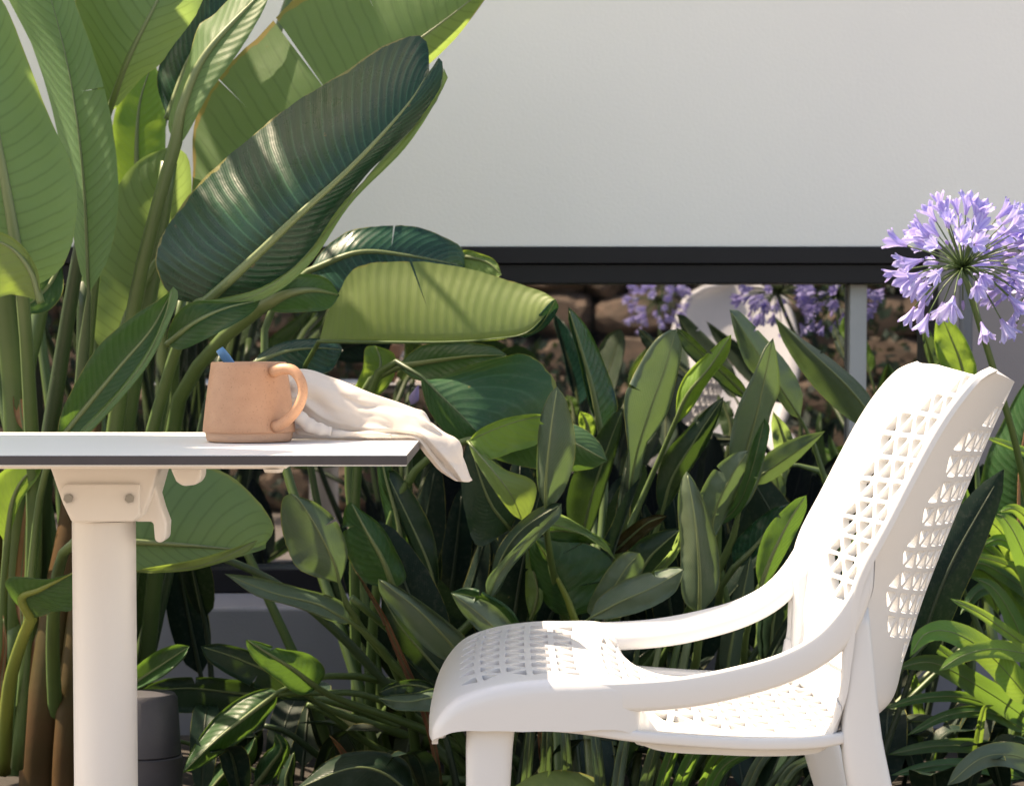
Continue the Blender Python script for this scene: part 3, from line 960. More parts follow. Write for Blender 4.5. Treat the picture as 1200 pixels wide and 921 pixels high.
leaf(C1, 'mid', (3.62, 3.60, 3.60), [(615, 745), (590, 725), (560, 706), (530, 693)],
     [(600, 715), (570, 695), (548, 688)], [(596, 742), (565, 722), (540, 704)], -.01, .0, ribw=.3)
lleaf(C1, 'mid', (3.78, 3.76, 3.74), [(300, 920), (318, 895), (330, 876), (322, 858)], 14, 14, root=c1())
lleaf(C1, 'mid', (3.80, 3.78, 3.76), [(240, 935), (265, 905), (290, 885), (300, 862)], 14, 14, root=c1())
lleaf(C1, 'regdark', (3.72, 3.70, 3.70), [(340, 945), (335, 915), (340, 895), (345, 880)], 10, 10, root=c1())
# long bare stalks sweeping up to the left
for pts, r0, r1, mt in [
    ([(600, 930, 3.9), (480, 830, 3.85), (400, 745, 3.8), (318, 680, 3.75), (225, 640, 3.70)], .010, .005, 'stemd'),
    ([(570, 930, 3.88), (500, 850, 3.85), (430, 815, 3.8), (370, 812, 3.75), (325, 813, 3.70)], .007, .004, 'stem'),
    ([(560, 930, 3.92), (440, 875, 3.9), (390, 840, 3.86), (360, 825, 3.84)], .008, .004, 'stem'),
    ([(420, 930, 3.92), (390, 900, 3.9), (340, 860, 3.86), (310, 850, 3.84)], .007, .004, 'stemd'),
    ([(648, 930, 3.86), (560, 850, 3.82), (480, 760, 3.78), (412, 700, 3.72)], .008, .005, 'stem'),
]:
    mb = MB()
    mb.tube(spl([pix(*q) for q in pts], 20), np.linspace(r0, r1, 21), 9)
    mb.build('stalk', M[mt], C1)
for rib in ([(520, 930), (500, 840), (470, 770), (448, 720), (412, 662)], [(430, 935), (405, 885), (385, 860)]):
    A, B = lancep(rib, 5, 4)
    leaf(C1, 'reg', (3.70, 3.66), rib, A, B, 0, 0, ribw=.3).data.materials[0] = M['dry']

# --- the upright clump behind the seat
C2 = thing('bird_of_paradise', 'tall upright clump of grey-green paddle leaves behind the chair seat', 'plant', pix(740, 920, 4.0), 'bird of paradise clumps in the bed')
C2.location.z = SOIL_Z
c2 = lambda: (C2.location.x + random.uniform(-.16, .12), C2.location.y + random.uniform(-.10, .10), SOIL_Z - .02)
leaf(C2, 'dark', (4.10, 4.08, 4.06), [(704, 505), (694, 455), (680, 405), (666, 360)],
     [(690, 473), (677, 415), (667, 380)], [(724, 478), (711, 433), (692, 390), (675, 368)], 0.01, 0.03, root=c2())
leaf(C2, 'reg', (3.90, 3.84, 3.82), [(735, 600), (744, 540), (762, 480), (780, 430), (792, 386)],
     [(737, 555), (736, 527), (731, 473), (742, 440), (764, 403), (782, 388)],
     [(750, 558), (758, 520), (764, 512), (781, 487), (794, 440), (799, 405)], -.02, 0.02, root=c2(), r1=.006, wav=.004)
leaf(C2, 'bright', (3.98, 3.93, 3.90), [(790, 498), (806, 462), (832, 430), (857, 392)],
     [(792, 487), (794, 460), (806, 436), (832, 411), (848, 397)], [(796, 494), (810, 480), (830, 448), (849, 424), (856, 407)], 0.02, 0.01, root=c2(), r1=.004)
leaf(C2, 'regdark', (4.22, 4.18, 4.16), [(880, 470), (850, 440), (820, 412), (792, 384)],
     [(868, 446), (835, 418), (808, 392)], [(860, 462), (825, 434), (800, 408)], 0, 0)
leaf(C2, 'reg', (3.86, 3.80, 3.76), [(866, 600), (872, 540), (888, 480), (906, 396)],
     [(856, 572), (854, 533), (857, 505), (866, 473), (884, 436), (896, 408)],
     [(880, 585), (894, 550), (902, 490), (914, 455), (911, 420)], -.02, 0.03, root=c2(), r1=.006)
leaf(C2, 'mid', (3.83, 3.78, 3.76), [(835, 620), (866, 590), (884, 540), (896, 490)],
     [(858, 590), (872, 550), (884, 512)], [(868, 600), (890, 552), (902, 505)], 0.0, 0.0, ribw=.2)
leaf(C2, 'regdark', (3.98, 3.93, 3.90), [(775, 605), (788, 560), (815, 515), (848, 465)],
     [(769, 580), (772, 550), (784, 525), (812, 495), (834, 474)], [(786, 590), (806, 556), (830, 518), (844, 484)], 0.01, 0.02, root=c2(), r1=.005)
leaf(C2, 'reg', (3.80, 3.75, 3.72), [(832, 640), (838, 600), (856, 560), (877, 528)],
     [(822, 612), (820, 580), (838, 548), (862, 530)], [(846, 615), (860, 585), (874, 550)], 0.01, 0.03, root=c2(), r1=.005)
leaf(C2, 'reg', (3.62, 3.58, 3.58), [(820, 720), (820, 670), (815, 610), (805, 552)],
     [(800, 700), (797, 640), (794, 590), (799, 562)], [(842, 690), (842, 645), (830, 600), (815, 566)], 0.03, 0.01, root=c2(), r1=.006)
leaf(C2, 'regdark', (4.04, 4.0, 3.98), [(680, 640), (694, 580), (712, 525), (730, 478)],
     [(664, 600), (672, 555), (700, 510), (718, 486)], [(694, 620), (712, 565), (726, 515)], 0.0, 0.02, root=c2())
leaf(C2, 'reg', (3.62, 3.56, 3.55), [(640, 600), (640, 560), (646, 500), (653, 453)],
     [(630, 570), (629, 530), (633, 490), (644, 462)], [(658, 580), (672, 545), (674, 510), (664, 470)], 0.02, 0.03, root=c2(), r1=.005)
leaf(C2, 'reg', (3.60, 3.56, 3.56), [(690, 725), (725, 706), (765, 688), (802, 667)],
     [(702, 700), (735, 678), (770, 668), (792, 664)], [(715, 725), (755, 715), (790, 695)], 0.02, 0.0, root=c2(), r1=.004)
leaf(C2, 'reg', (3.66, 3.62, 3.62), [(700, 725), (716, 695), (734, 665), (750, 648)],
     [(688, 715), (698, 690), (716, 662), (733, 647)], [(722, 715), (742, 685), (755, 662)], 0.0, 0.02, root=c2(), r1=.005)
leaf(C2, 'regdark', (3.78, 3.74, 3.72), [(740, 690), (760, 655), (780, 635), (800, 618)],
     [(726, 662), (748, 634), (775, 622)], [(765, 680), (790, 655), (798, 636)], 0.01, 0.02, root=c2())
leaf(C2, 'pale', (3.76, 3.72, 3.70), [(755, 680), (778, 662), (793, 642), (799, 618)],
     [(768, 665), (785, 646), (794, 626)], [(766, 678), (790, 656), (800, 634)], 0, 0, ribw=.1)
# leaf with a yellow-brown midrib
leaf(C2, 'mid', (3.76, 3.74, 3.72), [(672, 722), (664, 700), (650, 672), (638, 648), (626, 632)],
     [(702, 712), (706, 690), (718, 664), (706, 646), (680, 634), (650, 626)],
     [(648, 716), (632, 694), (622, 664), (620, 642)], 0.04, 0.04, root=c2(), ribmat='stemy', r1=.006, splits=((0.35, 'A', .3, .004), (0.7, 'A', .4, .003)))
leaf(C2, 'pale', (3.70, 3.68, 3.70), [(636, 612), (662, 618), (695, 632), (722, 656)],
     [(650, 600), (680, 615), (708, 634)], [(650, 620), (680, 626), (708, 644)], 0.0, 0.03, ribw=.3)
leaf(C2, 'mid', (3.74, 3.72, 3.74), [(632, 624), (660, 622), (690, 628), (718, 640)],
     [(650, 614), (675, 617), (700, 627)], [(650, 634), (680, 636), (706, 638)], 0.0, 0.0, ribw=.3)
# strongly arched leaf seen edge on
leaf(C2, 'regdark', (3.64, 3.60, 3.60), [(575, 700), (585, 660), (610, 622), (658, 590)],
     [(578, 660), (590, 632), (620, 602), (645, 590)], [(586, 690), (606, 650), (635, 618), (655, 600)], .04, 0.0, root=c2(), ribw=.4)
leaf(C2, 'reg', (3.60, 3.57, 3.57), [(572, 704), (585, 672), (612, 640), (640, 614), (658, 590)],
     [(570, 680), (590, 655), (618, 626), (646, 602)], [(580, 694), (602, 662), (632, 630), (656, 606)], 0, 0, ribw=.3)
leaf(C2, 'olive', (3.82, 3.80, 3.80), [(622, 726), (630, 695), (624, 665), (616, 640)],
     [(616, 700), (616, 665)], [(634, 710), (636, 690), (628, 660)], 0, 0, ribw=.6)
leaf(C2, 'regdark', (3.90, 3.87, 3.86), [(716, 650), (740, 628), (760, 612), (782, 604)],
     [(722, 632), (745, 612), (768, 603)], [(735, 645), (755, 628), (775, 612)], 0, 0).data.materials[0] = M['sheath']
leaf(C2, 'bright', (4.28, 4.27, 4.26), [(690, 520), (688, 500), (685, 490), (680, 482)], [(680, 505), (678, 490)], [(698, 505), (694, 488)], 0, 0, root=c2())
# stalks standing under the seat
for i in range(30):
    px0 = 598 + i * 13 + random.uniform(-5, 5)
    lean = (px0 - 690) * 0.25 + random.uniform(-14, 14) + (40 if px0 > 780 else 0)
    d = random.uniform(3.62, 4.1)
    P = [pix(px0 - lean * .35, 960 + random.uniform(-6, 10), d), pix(px0, 905, d), pix(px0 + lean * .7, 830, d + .02), pix(px0 + lean * 1.5, 745, d + .03)]
    mb = MB()
    r = random.uniform(.0055, .010)
    mb.tube(spl(P, 12), np.linspace(r, r * .6, 13), 8, flat=.7)
    mb.build('stalk', M[random.choice(['stemp', 'stemp', 'stem', 'stemd'])] if True else None, C2)
for px0 in (634, 644, 668, 776):
    rib = [(px0 + 4, 915), (px0, 880), (px0 - 2, 850), (px0 - 4, 825)]
    A, B = lancep(rib, 3, 3)
    leaf(C2, 'reg', (3.74, 3.74), rib, A, B, 0, 0, ribw=.3).data.materials[0] = M['dry']
leaf(C2, 'olive', (3.46, 3.44, 3.46), [(700, 960), (655, 935), (620, 925), (590, 930)], [(700, 915), (660, 902), (625, 908)], [(690, 975), (640, 960), (610, 945)], .04, 0)

# --- clump with long slanting leaves near the window end
C3 = thing('bird_of_paradise', 'clump whose long leaves slant past the black window above the chair arm', 'plant', pix(900, 920, 4.1), 'bird of paradise clumps in the bed')
C3.location.z = SOIL_Z
c3 = lambda: (C3.location.x + random.uniform(-.10, .14), C3.location.y + random.uniform(-.08, .10), SOIL_Z - .02)
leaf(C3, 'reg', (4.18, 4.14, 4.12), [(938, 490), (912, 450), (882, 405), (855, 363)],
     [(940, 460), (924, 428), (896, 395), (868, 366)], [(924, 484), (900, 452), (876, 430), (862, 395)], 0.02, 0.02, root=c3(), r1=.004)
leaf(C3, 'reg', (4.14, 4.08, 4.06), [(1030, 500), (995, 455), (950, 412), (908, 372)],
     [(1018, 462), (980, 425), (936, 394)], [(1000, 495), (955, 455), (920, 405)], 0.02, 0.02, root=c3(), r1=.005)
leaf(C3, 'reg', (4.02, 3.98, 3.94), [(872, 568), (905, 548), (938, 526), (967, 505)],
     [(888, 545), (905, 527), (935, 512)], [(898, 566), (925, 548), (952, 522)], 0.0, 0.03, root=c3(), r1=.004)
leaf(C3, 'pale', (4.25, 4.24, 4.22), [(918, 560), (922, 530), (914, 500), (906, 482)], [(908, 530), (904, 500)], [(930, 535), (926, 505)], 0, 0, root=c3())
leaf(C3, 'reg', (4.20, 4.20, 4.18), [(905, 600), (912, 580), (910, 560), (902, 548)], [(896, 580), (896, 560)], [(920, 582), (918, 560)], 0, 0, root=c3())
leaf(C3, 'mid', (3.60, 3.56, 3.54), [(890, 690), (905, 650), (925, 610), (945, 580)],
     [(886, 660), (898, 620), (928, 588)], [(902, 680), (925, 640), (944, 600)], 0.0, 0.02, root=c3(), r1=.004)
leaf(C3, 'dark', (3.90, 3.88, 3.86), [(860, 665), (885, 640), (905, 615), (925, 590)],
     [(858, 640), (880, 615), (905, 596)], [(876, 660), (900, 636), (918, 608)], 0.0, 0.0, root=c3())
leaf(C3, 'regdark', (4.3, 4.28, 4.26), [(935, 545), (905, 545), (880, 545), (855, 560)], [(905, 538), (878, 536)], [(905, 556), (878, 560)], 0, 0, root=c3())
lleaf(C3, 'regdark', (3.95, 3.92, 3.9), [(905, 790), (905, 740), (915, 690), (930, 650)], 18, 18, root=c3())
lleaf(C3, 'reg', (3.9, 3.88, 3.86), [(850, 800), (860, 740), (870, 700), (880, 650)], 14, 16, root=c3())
# filler leaves deep in the bed, coloured dark to paint shade between the stalks
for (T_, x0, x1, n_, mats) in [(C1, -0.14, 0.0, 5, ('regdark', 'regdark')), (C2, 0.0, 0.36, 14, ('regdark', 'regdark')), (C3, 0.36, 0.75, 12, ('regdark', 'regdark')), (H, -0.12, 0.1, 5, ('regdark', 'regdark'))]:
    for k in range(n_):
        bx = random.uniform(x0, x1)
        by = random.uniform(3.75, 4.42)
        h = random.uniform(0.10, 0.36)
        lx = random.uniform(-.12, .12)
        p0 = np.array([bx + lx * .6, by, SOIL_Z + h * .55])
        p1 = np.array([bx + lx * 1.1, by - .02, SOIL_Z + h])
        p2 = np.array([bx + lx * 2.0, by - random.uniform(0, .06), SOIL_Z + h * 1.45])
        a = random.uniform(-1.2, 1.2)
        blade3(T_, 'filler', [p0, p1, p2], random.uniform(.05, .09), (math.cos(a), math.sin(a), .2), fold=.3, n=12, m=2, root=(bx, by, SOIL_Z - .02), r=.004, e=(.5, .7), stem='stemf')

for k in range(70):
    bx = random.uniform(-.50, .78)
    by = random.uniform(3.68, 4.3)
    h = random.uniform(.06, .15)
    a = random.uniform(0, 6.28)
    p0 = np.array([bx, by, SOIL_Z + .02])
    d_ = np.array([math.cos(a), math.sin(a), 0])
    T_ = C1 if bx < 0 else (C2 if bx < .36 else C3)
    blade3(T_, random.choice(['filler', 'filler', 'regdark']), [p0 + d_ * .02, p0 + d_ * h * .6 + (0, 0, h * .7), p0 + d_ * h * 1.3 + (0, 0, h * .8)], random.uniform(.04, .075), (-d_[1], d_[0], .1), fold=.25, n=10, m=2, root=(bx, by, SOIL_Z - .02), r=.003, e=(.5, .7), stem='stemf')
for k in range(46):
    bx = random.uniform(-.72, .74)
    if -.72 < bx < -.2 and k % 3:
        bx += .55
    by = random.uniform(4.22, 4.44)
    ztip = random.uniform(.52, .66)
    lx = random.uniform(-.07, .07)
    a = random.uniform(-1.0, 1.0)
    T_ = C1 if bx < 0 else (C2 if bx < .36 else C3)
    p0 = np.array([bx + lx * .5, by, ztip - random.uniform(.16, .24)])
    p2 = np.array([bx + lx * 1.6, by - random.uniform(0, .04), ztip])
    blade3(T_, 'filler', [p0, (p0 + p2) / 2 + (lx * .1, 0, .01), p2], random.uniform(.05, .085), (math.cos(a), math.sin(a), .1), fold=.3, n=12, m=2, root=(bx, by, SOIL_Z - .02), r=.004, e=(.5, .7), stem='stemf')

# --- right hand: broad leaves behind the chair back
C4 = thing('bird_of_paradise', 'broad leaved clump at the right edge behind the chair back', 'plant', pix(1180, 920, 4.15), 'bird of paradise clumps in the bed')
C4.location.z = SOIL_Z
c4 = lambda: (C4.location.x + random.uniform(-.06, .06), C4.location.y + random.uniform(-.06, .06), SOIL_Z - .02)
leaf(C4, 'mid', (4.06, 4.02, 4.0), [(1192, 690), (1194, 620), (1196, 540), (1214, 440)],
     [(1166, 640), (1147, 590), (1150, 560), (1158, 530), (1172, 500), (1196, 455)],
     [(1220, 640), (1236, 580), (1240, 500)], 0.04, 0.03, root=c4(), ribmat='dry', r1=.004)
leaf(C4, 'bright', (4.22, 4.2, 4.18), [(1132, 450), (1124, 420), (1114, 395), (1102, 366)],
     [(1110, 440), (1096, 410), (1096, 380)], [(1145, 436), (1134, 402), (1116, 376)], 0, 0, root=c4(), r1=.003)
leaf(C4, 'reg', (4.24, 4.22, 4.2), [(1096, 440), (1090, 415), (1084, 395), (1082, 378)], [(1086, 420), (1081, 395)], [(1102, 420), (1094, 395)], 0, 0, root=c4())
lleaf(C4, 'reg', (4.3, 4.28, 4.26), [(1120, 640), (1122, 590), (1126, 540), (1130, 500)], 9, 8, root=c4())

# --- agapanthus with strap leaves at the right edge
AG = thing('agapanthus', 'lavender agapanthus with arching strap leaves behind the chair back', 'plant', pix(1180, 930, 4.0), 'agapanthus plants')
AG.location.z = SOIL_Z
agr = np.array(AG.location)


def strap(plant, mat, dep, rib, w, cA=0.0, cB=0.01, **kw):
    A, B = lancep(rib, w * .5, w * .5, 0.18, 0.45)
    return leaf(plant, mat, dep, rib, A, B, cA, cB, n=26, m=3, wav=.004, ribw=.25, r1=.003, **kw)


for mat, dep, rib, w in [
    ('strap', (3.92, 3.78, 3.70), [(1215, 850), (1160, 812), (1095, 777), (1050, 783)], 28),
    ('strap', (3.90, 3.80, 3.74), [(1185, 835), (1130, 817), (1080, 818), (1036, 830)], 14),
    ('strap', (4.06, 3.92, 3.88), [(1205, 760), (1176, 690), (1140, 664), (1108, 672), (1090, 730)], 30),
    ('bright', (3.84, 3.72, 3.66), [(1215, 830), (1165, 772), (1120, 742), (1085, 742), (1066, 770)], 32),
    ('bright', (3.80, 3.70, 3.62), [(1215, 768), (1165, 760), (1128, 768), (1100, 786)], 22),
    ('bright', (3.86, 3.76, 3.72), [(1215, 765), (1180, 740), (1148, 718), (1113, 701)], 14),
    ('bright', (3.98, 3.88, 3.84), [(1196, 660), (1172, 622), (1146, 602), (1118, 596)], 24),
    ('strap', (3.92, 3.84, 3.80), [(1225, 720), (1196, 640), (1176, 606), (1164, 603)], 30),
    ('strap', (4.0, 3.9, 3.86), [(1215, 700), (1180, 676), (1150, 660), (1130, 668)], 18),
    ('bright', (4.0, 3.9, 3.86), [(1210, 660), (1190, 640), (1170, 632), (1150, 640)], 16),
    ('strap', (3.90, 3.84, 3.80), [(1200, 890), (1150, 875), (1095, 874), (1040, 884)], 18),
    ('strap', (3.84, 3.78, 3.72), [(1200, 912), (1150, 898), (1100, 896), (1044, 908)], 16),
    ('bright', (3.84, 3.82, 3.80), [(1142, 910), (1146, 870), (1154, 830), (1165, 832 - 6)], 11),
    ('reg', (3.66, 3.60, 3.58), [(1230, 905), (1190, 885), (1150, 888), (1110, 920)], 30),
    ('strap', (4.1, 4.0, 3.95), [(1170, 720), (1150, 660), (1135, 600), (1128, 560)], 18),
    ('strap', (4.1, 4.02, 3.96), [(1190, 880), (1140, 800), (1100, 760), (1070, 756)], 18),
    ('strap', (4.05, 4.0, 3.94), [(1215, 720), (1185, 690), (1150, 690), (1125, 720)], 20),
    ('strap', (3.98, 3.9, 3.86), [(1215, 800), (1190, 730), (1165, 690), (1140, 676)], 22),
    ('bright', (3.98, 3.86, 3.80), [(1225, 640), (1205, 610), (1188, 596), (1170, 600)], 16),
    ('strap', (4.04, 3.98, 3.96), [(1120, 660), (1112, 620), (1108, 560), (1112, 520)], 12),
    ('bright', (4.0, 3.96, 3.92), [(1240, 560), (1210, 535), (1185, 523), (1155, 512)], 12),
    ('strap', (4.0, 3.9, 3.84), [(1210, 720), (1165, 650), (1125, 640), (1098, 690)], 16),
    ('bright', (3.94, 3.86, 3.8), [(1220, 700), (1190, 668), (1160, 655), (1128, 650)], 13),
    ('strap', (3.9, 3.82, 3.76), [(1210, 860), (1160, 835), (1110, 838), (1062, 862)], 15),
    ('strap', (4.1, 4.06, 4.0), [(1100, 900), (1080, 850), (1072, 800), (1060, 770)], 14),
]:
    strap(AG, mat, dep, rib, w, root=agr + rng.uniform(-.05, .05, 3) * (1, 1, 0))


# pale straight blades standing under the chair
for rib, w in [([(708, 960), (701, 895), (695, 840), (690, 800)], 13), ([(718, 960), (728, 890), (738, 840), (744, 800)], 14), ([(748, 960), (764, 890), (782, 840), (792, 800)], 16),
               ([(766, 960), (784, 892), (806, 842), (820, 800)], 15), ([(784, 960), (806, 896), (834, 850), (856, 810)], 17), ([(812, 960), (838, 893), (874, 860), (912, 840)], 16),
               ([(820, 962), (842, 905), (876, 882), (925, 872)], 15), ([(862, 960), (888, 896), (922, 858), (950, 830)], 14), ([(636, 960), (640, 890), (642, 840), (646, 800)], 14),
               ([(668, 960), (664, 890), (660, 840), (652, 800)], 13), ([(612, 960), (618, 900), (622, 850), (622, 800)], 12), ([(900, 950), (925, 905), (950, 890), (985, 884)], 13)]:
    strap(C2, random.choice(['reg', 'reg', 'strap']), (3.56 + random.uniform(-.06, .1), 3.5, 3.52 + random.uniform(0, .1)), rib, w)


def make_floret():
    """trumpet with six flaring tepals, mouth towards +Z, 32 mm long"""
    vs, fs, uv = [], [], []
    prof = [(0.0, .0016), (.006, .0026), (.013, .0046), (.019, .0075), (.025, .0115), (.029, .0140), (.0315, .0170)]
    for k in range(6):
        a0 = 2 * math.pi * k / 6
        base = len(vs)
        for i, (z, r) in enumerate(prof):
            t = i / (len(prof) - 1)
            half = (math.pi / 6) * (1.02 if t < .45 else 1.02 - 0.95 * ((t - .45) / .55) ** 2.5)
            for j in (-1, -.5, 0, .5, 1):
                a = a0 + half * j
                rr = r * (1 - .10 * (1 - abs(j)) * (t > .4)) + (.0008 if k % 2 else 0)
                zz = z - .002 * abs(j) * t
                vs.append((rr * math.cos(a), rr * math.sin(a), zz))
                uv.append((t, j))
        for i in range(len(prof) - 1):
            for j in range(4):
                q = base + i * 5 + j
                fs.append((q, q + 1, q + 6, q + 5))
    return vs, fs, uv


FL = None


def flower_head(plant, c, n, rad, stalk_pts, seedv=1, bias=(0, 0, 0.25)):
    """an umbel: pedicels from one point, a floret or a bud on each"""
    global FL
    rr = random.Random(seedv)
    c = np.array(c, float)
    mb = MB()
    if stalk_pts is not None:
        mb.tube(spl(stalk_pts + [c], 20), np.linspace(.006, .0045, 21), 10)
    dirs = []
    for i in range(n):
        z = 1 - 2 * (i + .5) / n
        a = i * 2.39996 + seedv
        d = np.array([math.sqrt(1 - z * z) * math.cos(a), math.sqrt(1 - z * z) * math.sin(a), z])
        d += np.array([rr.uniform(-.22, .22) for _ in range(3)]) + np.array(bias)
        d /= np.linalg.norm(d)
        if d[2] < -.72:
            continue
        dirs.append(d)
    ends = []
    for d in dirs:
        L = rad * rr.uniform(.50, .72)
        droop = np.array([0, 0, -.010 * (1 - d[2])])
        p1 = c + d * L * .55
        p2 = c + d * L + droop
        mb.tube(spl([c + d * .004, p1, p2], 5), np.linspace(.0013, .0009, 6), 5)
        t = p2 - p1
        ends.append((p2, t / np.linalg.norm(t)))
    head = mb.build('flower_head', M['stem'], plant)
    # floret and bud meshes are shared
    for (p, t) in ends:
        if FL is None:
            v, f, uv = make_floret()
            me0 = mesh_obj('floret', v, f, M['petal'], None, True, uv)
            FL = me0.data
            bpy.data.objects.remove(me0)
            bmb = MB()
            bmb.tube([(0, 0, 0), (0, 0, .004), (0, 0, .010), (0, 0, .016), (0, 0, .020)], [.0014, .0026, .0036, .0030, .0008], 8)
            b0 = bmb.build('bud', M['petal'])
            make = b0.data
            bpy.data.objects.remove(b0)
            flower_head.bud = make
        is_bud = rr.random() < .16
        o = bpy.data.objects.new('bud' if is_bud else 'floret', flower_head.bud if is_bud else FL)
        dn = Vector(t) + Vector((rr.uniform(-.2, .2), rr.uniform(-.2, .2), rr.uniform(-.3, .1)))
        q = dn.to_track_quat('Z', 'Y')
        s = rr.uniform(.75, 1.15)
        COL.objects.link(o)
        o.parent = head
        o.matrix_parent_inverse = Matrix.Identity(4)
        # head's own origin is the plant's origin
        o.matrix_basis = (Matrix.Translation(Vector(p)) @ q.to_matrix().to_4x4()
                          @ Matrix.Rotation(rr.uniform(0, 6), 4, 'Z') @ Matrix.Diagonal((s * rr.uniform(.7, 1.05), s * rr.uniform(.7, 1.05), s, 1)))
    return head


flower_head(AG, pix(1128, 314, 3.55), 82, .120, [pix(1215, 640, 3.9), pix(1190, 520, 3.72), pix(1165, 435, 3.62), pix(1145, 370, 3.57)], 1)
flower_head(AG, pix(1226, 322, 3.62), 78, .116, [pix(1235, 700, 3.95), pix(1234, 520, 3.74), pix(1230, 400, 3.64)], 5)

# agapanthus in a pot on the terrace; only its reflection in the window shows
PA = thing('potted_agapanthus', 'agapanthus flower mirrored in the dark window above the leaves', 'plant', (0.52, 1.2, 0))
mb = MB()
mb.lathe([(0, .002), (.10, .002), (.145, .27), (.15, .30), (.135, .30), (.125, .26), (0, .26)], (0.52, 1.2, 0), 32)
mb.build('pot', M['pot'], PA)
flower_head(PA, (0.478, 1.2, 0.965), 80, .14, [np.array([.52, 1.2, .26]), np.array([.50, 1.2, .6])], 9)
for k in range(9):
    a = k * .7
    d = np.array([math.cos(a), math.sin(a), 0])
    p = np.array([0.52, 1.2, .27])
    blade3(PA, 'strap', [p, p + d * .12 + (0, 0, .22), p + d * .28 + (0, 0, .16)], .03, (-d[1], d[0], 0), n=12, m=2, r=.002, e=(.15, .5))

# boulder wall behind the photographer, seen in the window
BW = thing('boulder_wall', 'brown boulder retaining wall mirrored in the dark window', 'wall', (0, -2.7, 0))
rock_meshes = []
for k in range(6):
    import bmesh
    bm = bmesh.new()
    bmesh.ops.create_icosphere(bm, subdivisions=3, radius=1.0)
    for v in bm.verts:
        nrm = v.co.copy()
        v.co *= 1 + .22 * mnoise.noise(nrm * 1.3 + Vector((k * 7, 0, 0))) + .12 * mnoise.noise(nrm * 3.1 + Vector((k * 5, 2, 0))) + .08 * mnoise.noise(nrm * 7 + Vector((k * 3, 2, 9)))
        for ax in range(3):
            v.co[ax] = max(-.82, min(.82, v.co[ax]))
    me = bpy.data.meshes.new('boulder')
    bm.to_mesh(me)
    bm.free()
    me.materials.append(M['rock'])
    rock_meshes.append(me)
b = MB()
b.box(-4, 4, -3.2, -2.86, -.02, 1.45)
structure(b.build('earth_bank', M['soil'], smooth=False))
for row in range(7):
    x = -3.2 + row * .17
    while x < 3.4:
        w = random.uniform(.12, .34)
        o = bpy.data.objects.new('boulder', random.choice(rock_meshes))
        COL.objects.link(o)
        o.parent = BW
        o.location = (x + w, 0.02 * random.uniform(-1, 1) - .03 * row, .12 + row * .205)
        o.scale = (w * 1.18, .24, random.uniform(.115, .15))
        o.rotation_euler = (random.uniform(-.15, .15), random.uniform(-.2, .2), random.uniform(-.2, .2))
        x += w * 1.9

# dark leafy row added unseen to darken the window reflection, and a tall chair: both only mirrored in the window
hrng = np.random.RandomState(11)
vs, fs, uv = [], [], []
for k in range(9000):
    x = hrng.uniform(-4, 4)
    top = .74 if .02 < x < .86 else 1.3
    top += .10 * mnoise.noise(Vector((x * 3, 0, 0)))
    z = hrng.uniform(0.02, 1) ** .7 * top
    y = -1.9 + hrng.uniform(-.28, .28) * (1 - .4 * z / top)
    c = np.array([x, y, z])
    d = hrng.normal(size=3) + (0, 0, .4)
    d /= np.linalg.norm(d)
    w_ = np.cross(d, hrng.normal(size=3))
    w_ /= np.linalg.norm(w_)
    L_ = hrng.uniform(.05, .10)
    n0 = len(vs)
    vs += [c, c + d * L_ * .5 + w_ * L_ * .22, c + d * L_, c + d * L_ * .5 - w_ * L_ * .22]
    uv += [(0, 0), (.05, .9), (.1, 0), (.05, -.9)]
    fs.append((n0, n0 + 1, n0 + 2, n0 + 3))
hd = mesh_obj('hedge', vs, fs, M['regdark'], None, False, uv)
tag(hd, 'low dark hedge mirrored in the window below the boulders', 'hedge')
TC = thing('tall_chair', 'tall white moulded chair mirrored in the dark window', 'chair', (.92, -.85, 0))
vs, fs = [], []
for i in range(25):
    t = i / 24
    wv = .27 * (math.sin(math.pi * min(1, .18 + t * .62)) ** .8) * (1 if t < .86 else math.sqrt(max(0.02, 1 - ((t - .86) / .14) ** 2 * .97)))
    for j in range(13):
        a = (j - 6) / 6
        vs.append((.92 + a * wv - .10 * (1 - t) * .4, -.85 - .22 * t + .16 * a * a * (1 - .4 * t), .40 + .68 * t))
for i in range(24):
    for j in range(12):
        q_ = i * 13 + j
        fs.append((q_, q_ + 1, q_ + 14, q_ + 13))
tcb = mesh_obj('backrest', vs, fs, M['white'], TC)
tcb.modifiers.new('thickness', 'SOLIDIFY').thickness = .02
vs, fs = [], []
for i in range(13):
    t = i / 12
    for j in range(13):
        a = (j - 6) / 6
        vs.append((.88 + a * .235, -.86 + .46 * t, .40 + .03 * math.sin(t * 3) + .03 * a * a - (.05 * max(0, t - .8) / .2)))
for i in range(12):
    for j in range(12):
        q_ = i * 13 + j
        fs.append((q_, q_ + 1, q_ + 14, q_ + 13))
tcs = mesh_obj('seat', vs, fs, M['white'], TC)
tcs.modifiers.new('thickness', 'SOLIDIFY').thickness = .02
for sx_ in (-.19, .19):
    for (y0_, y1_) in ((-.84, -.93), (-.46, -.42)):
        mb = MB()
        mb.tube([(.88 + sx_, y0_, .40), (.88 + sx_ * 1.15, y1_, 0)], [.018, .013], 10)
        mb.build('leg', M['white'], TC)

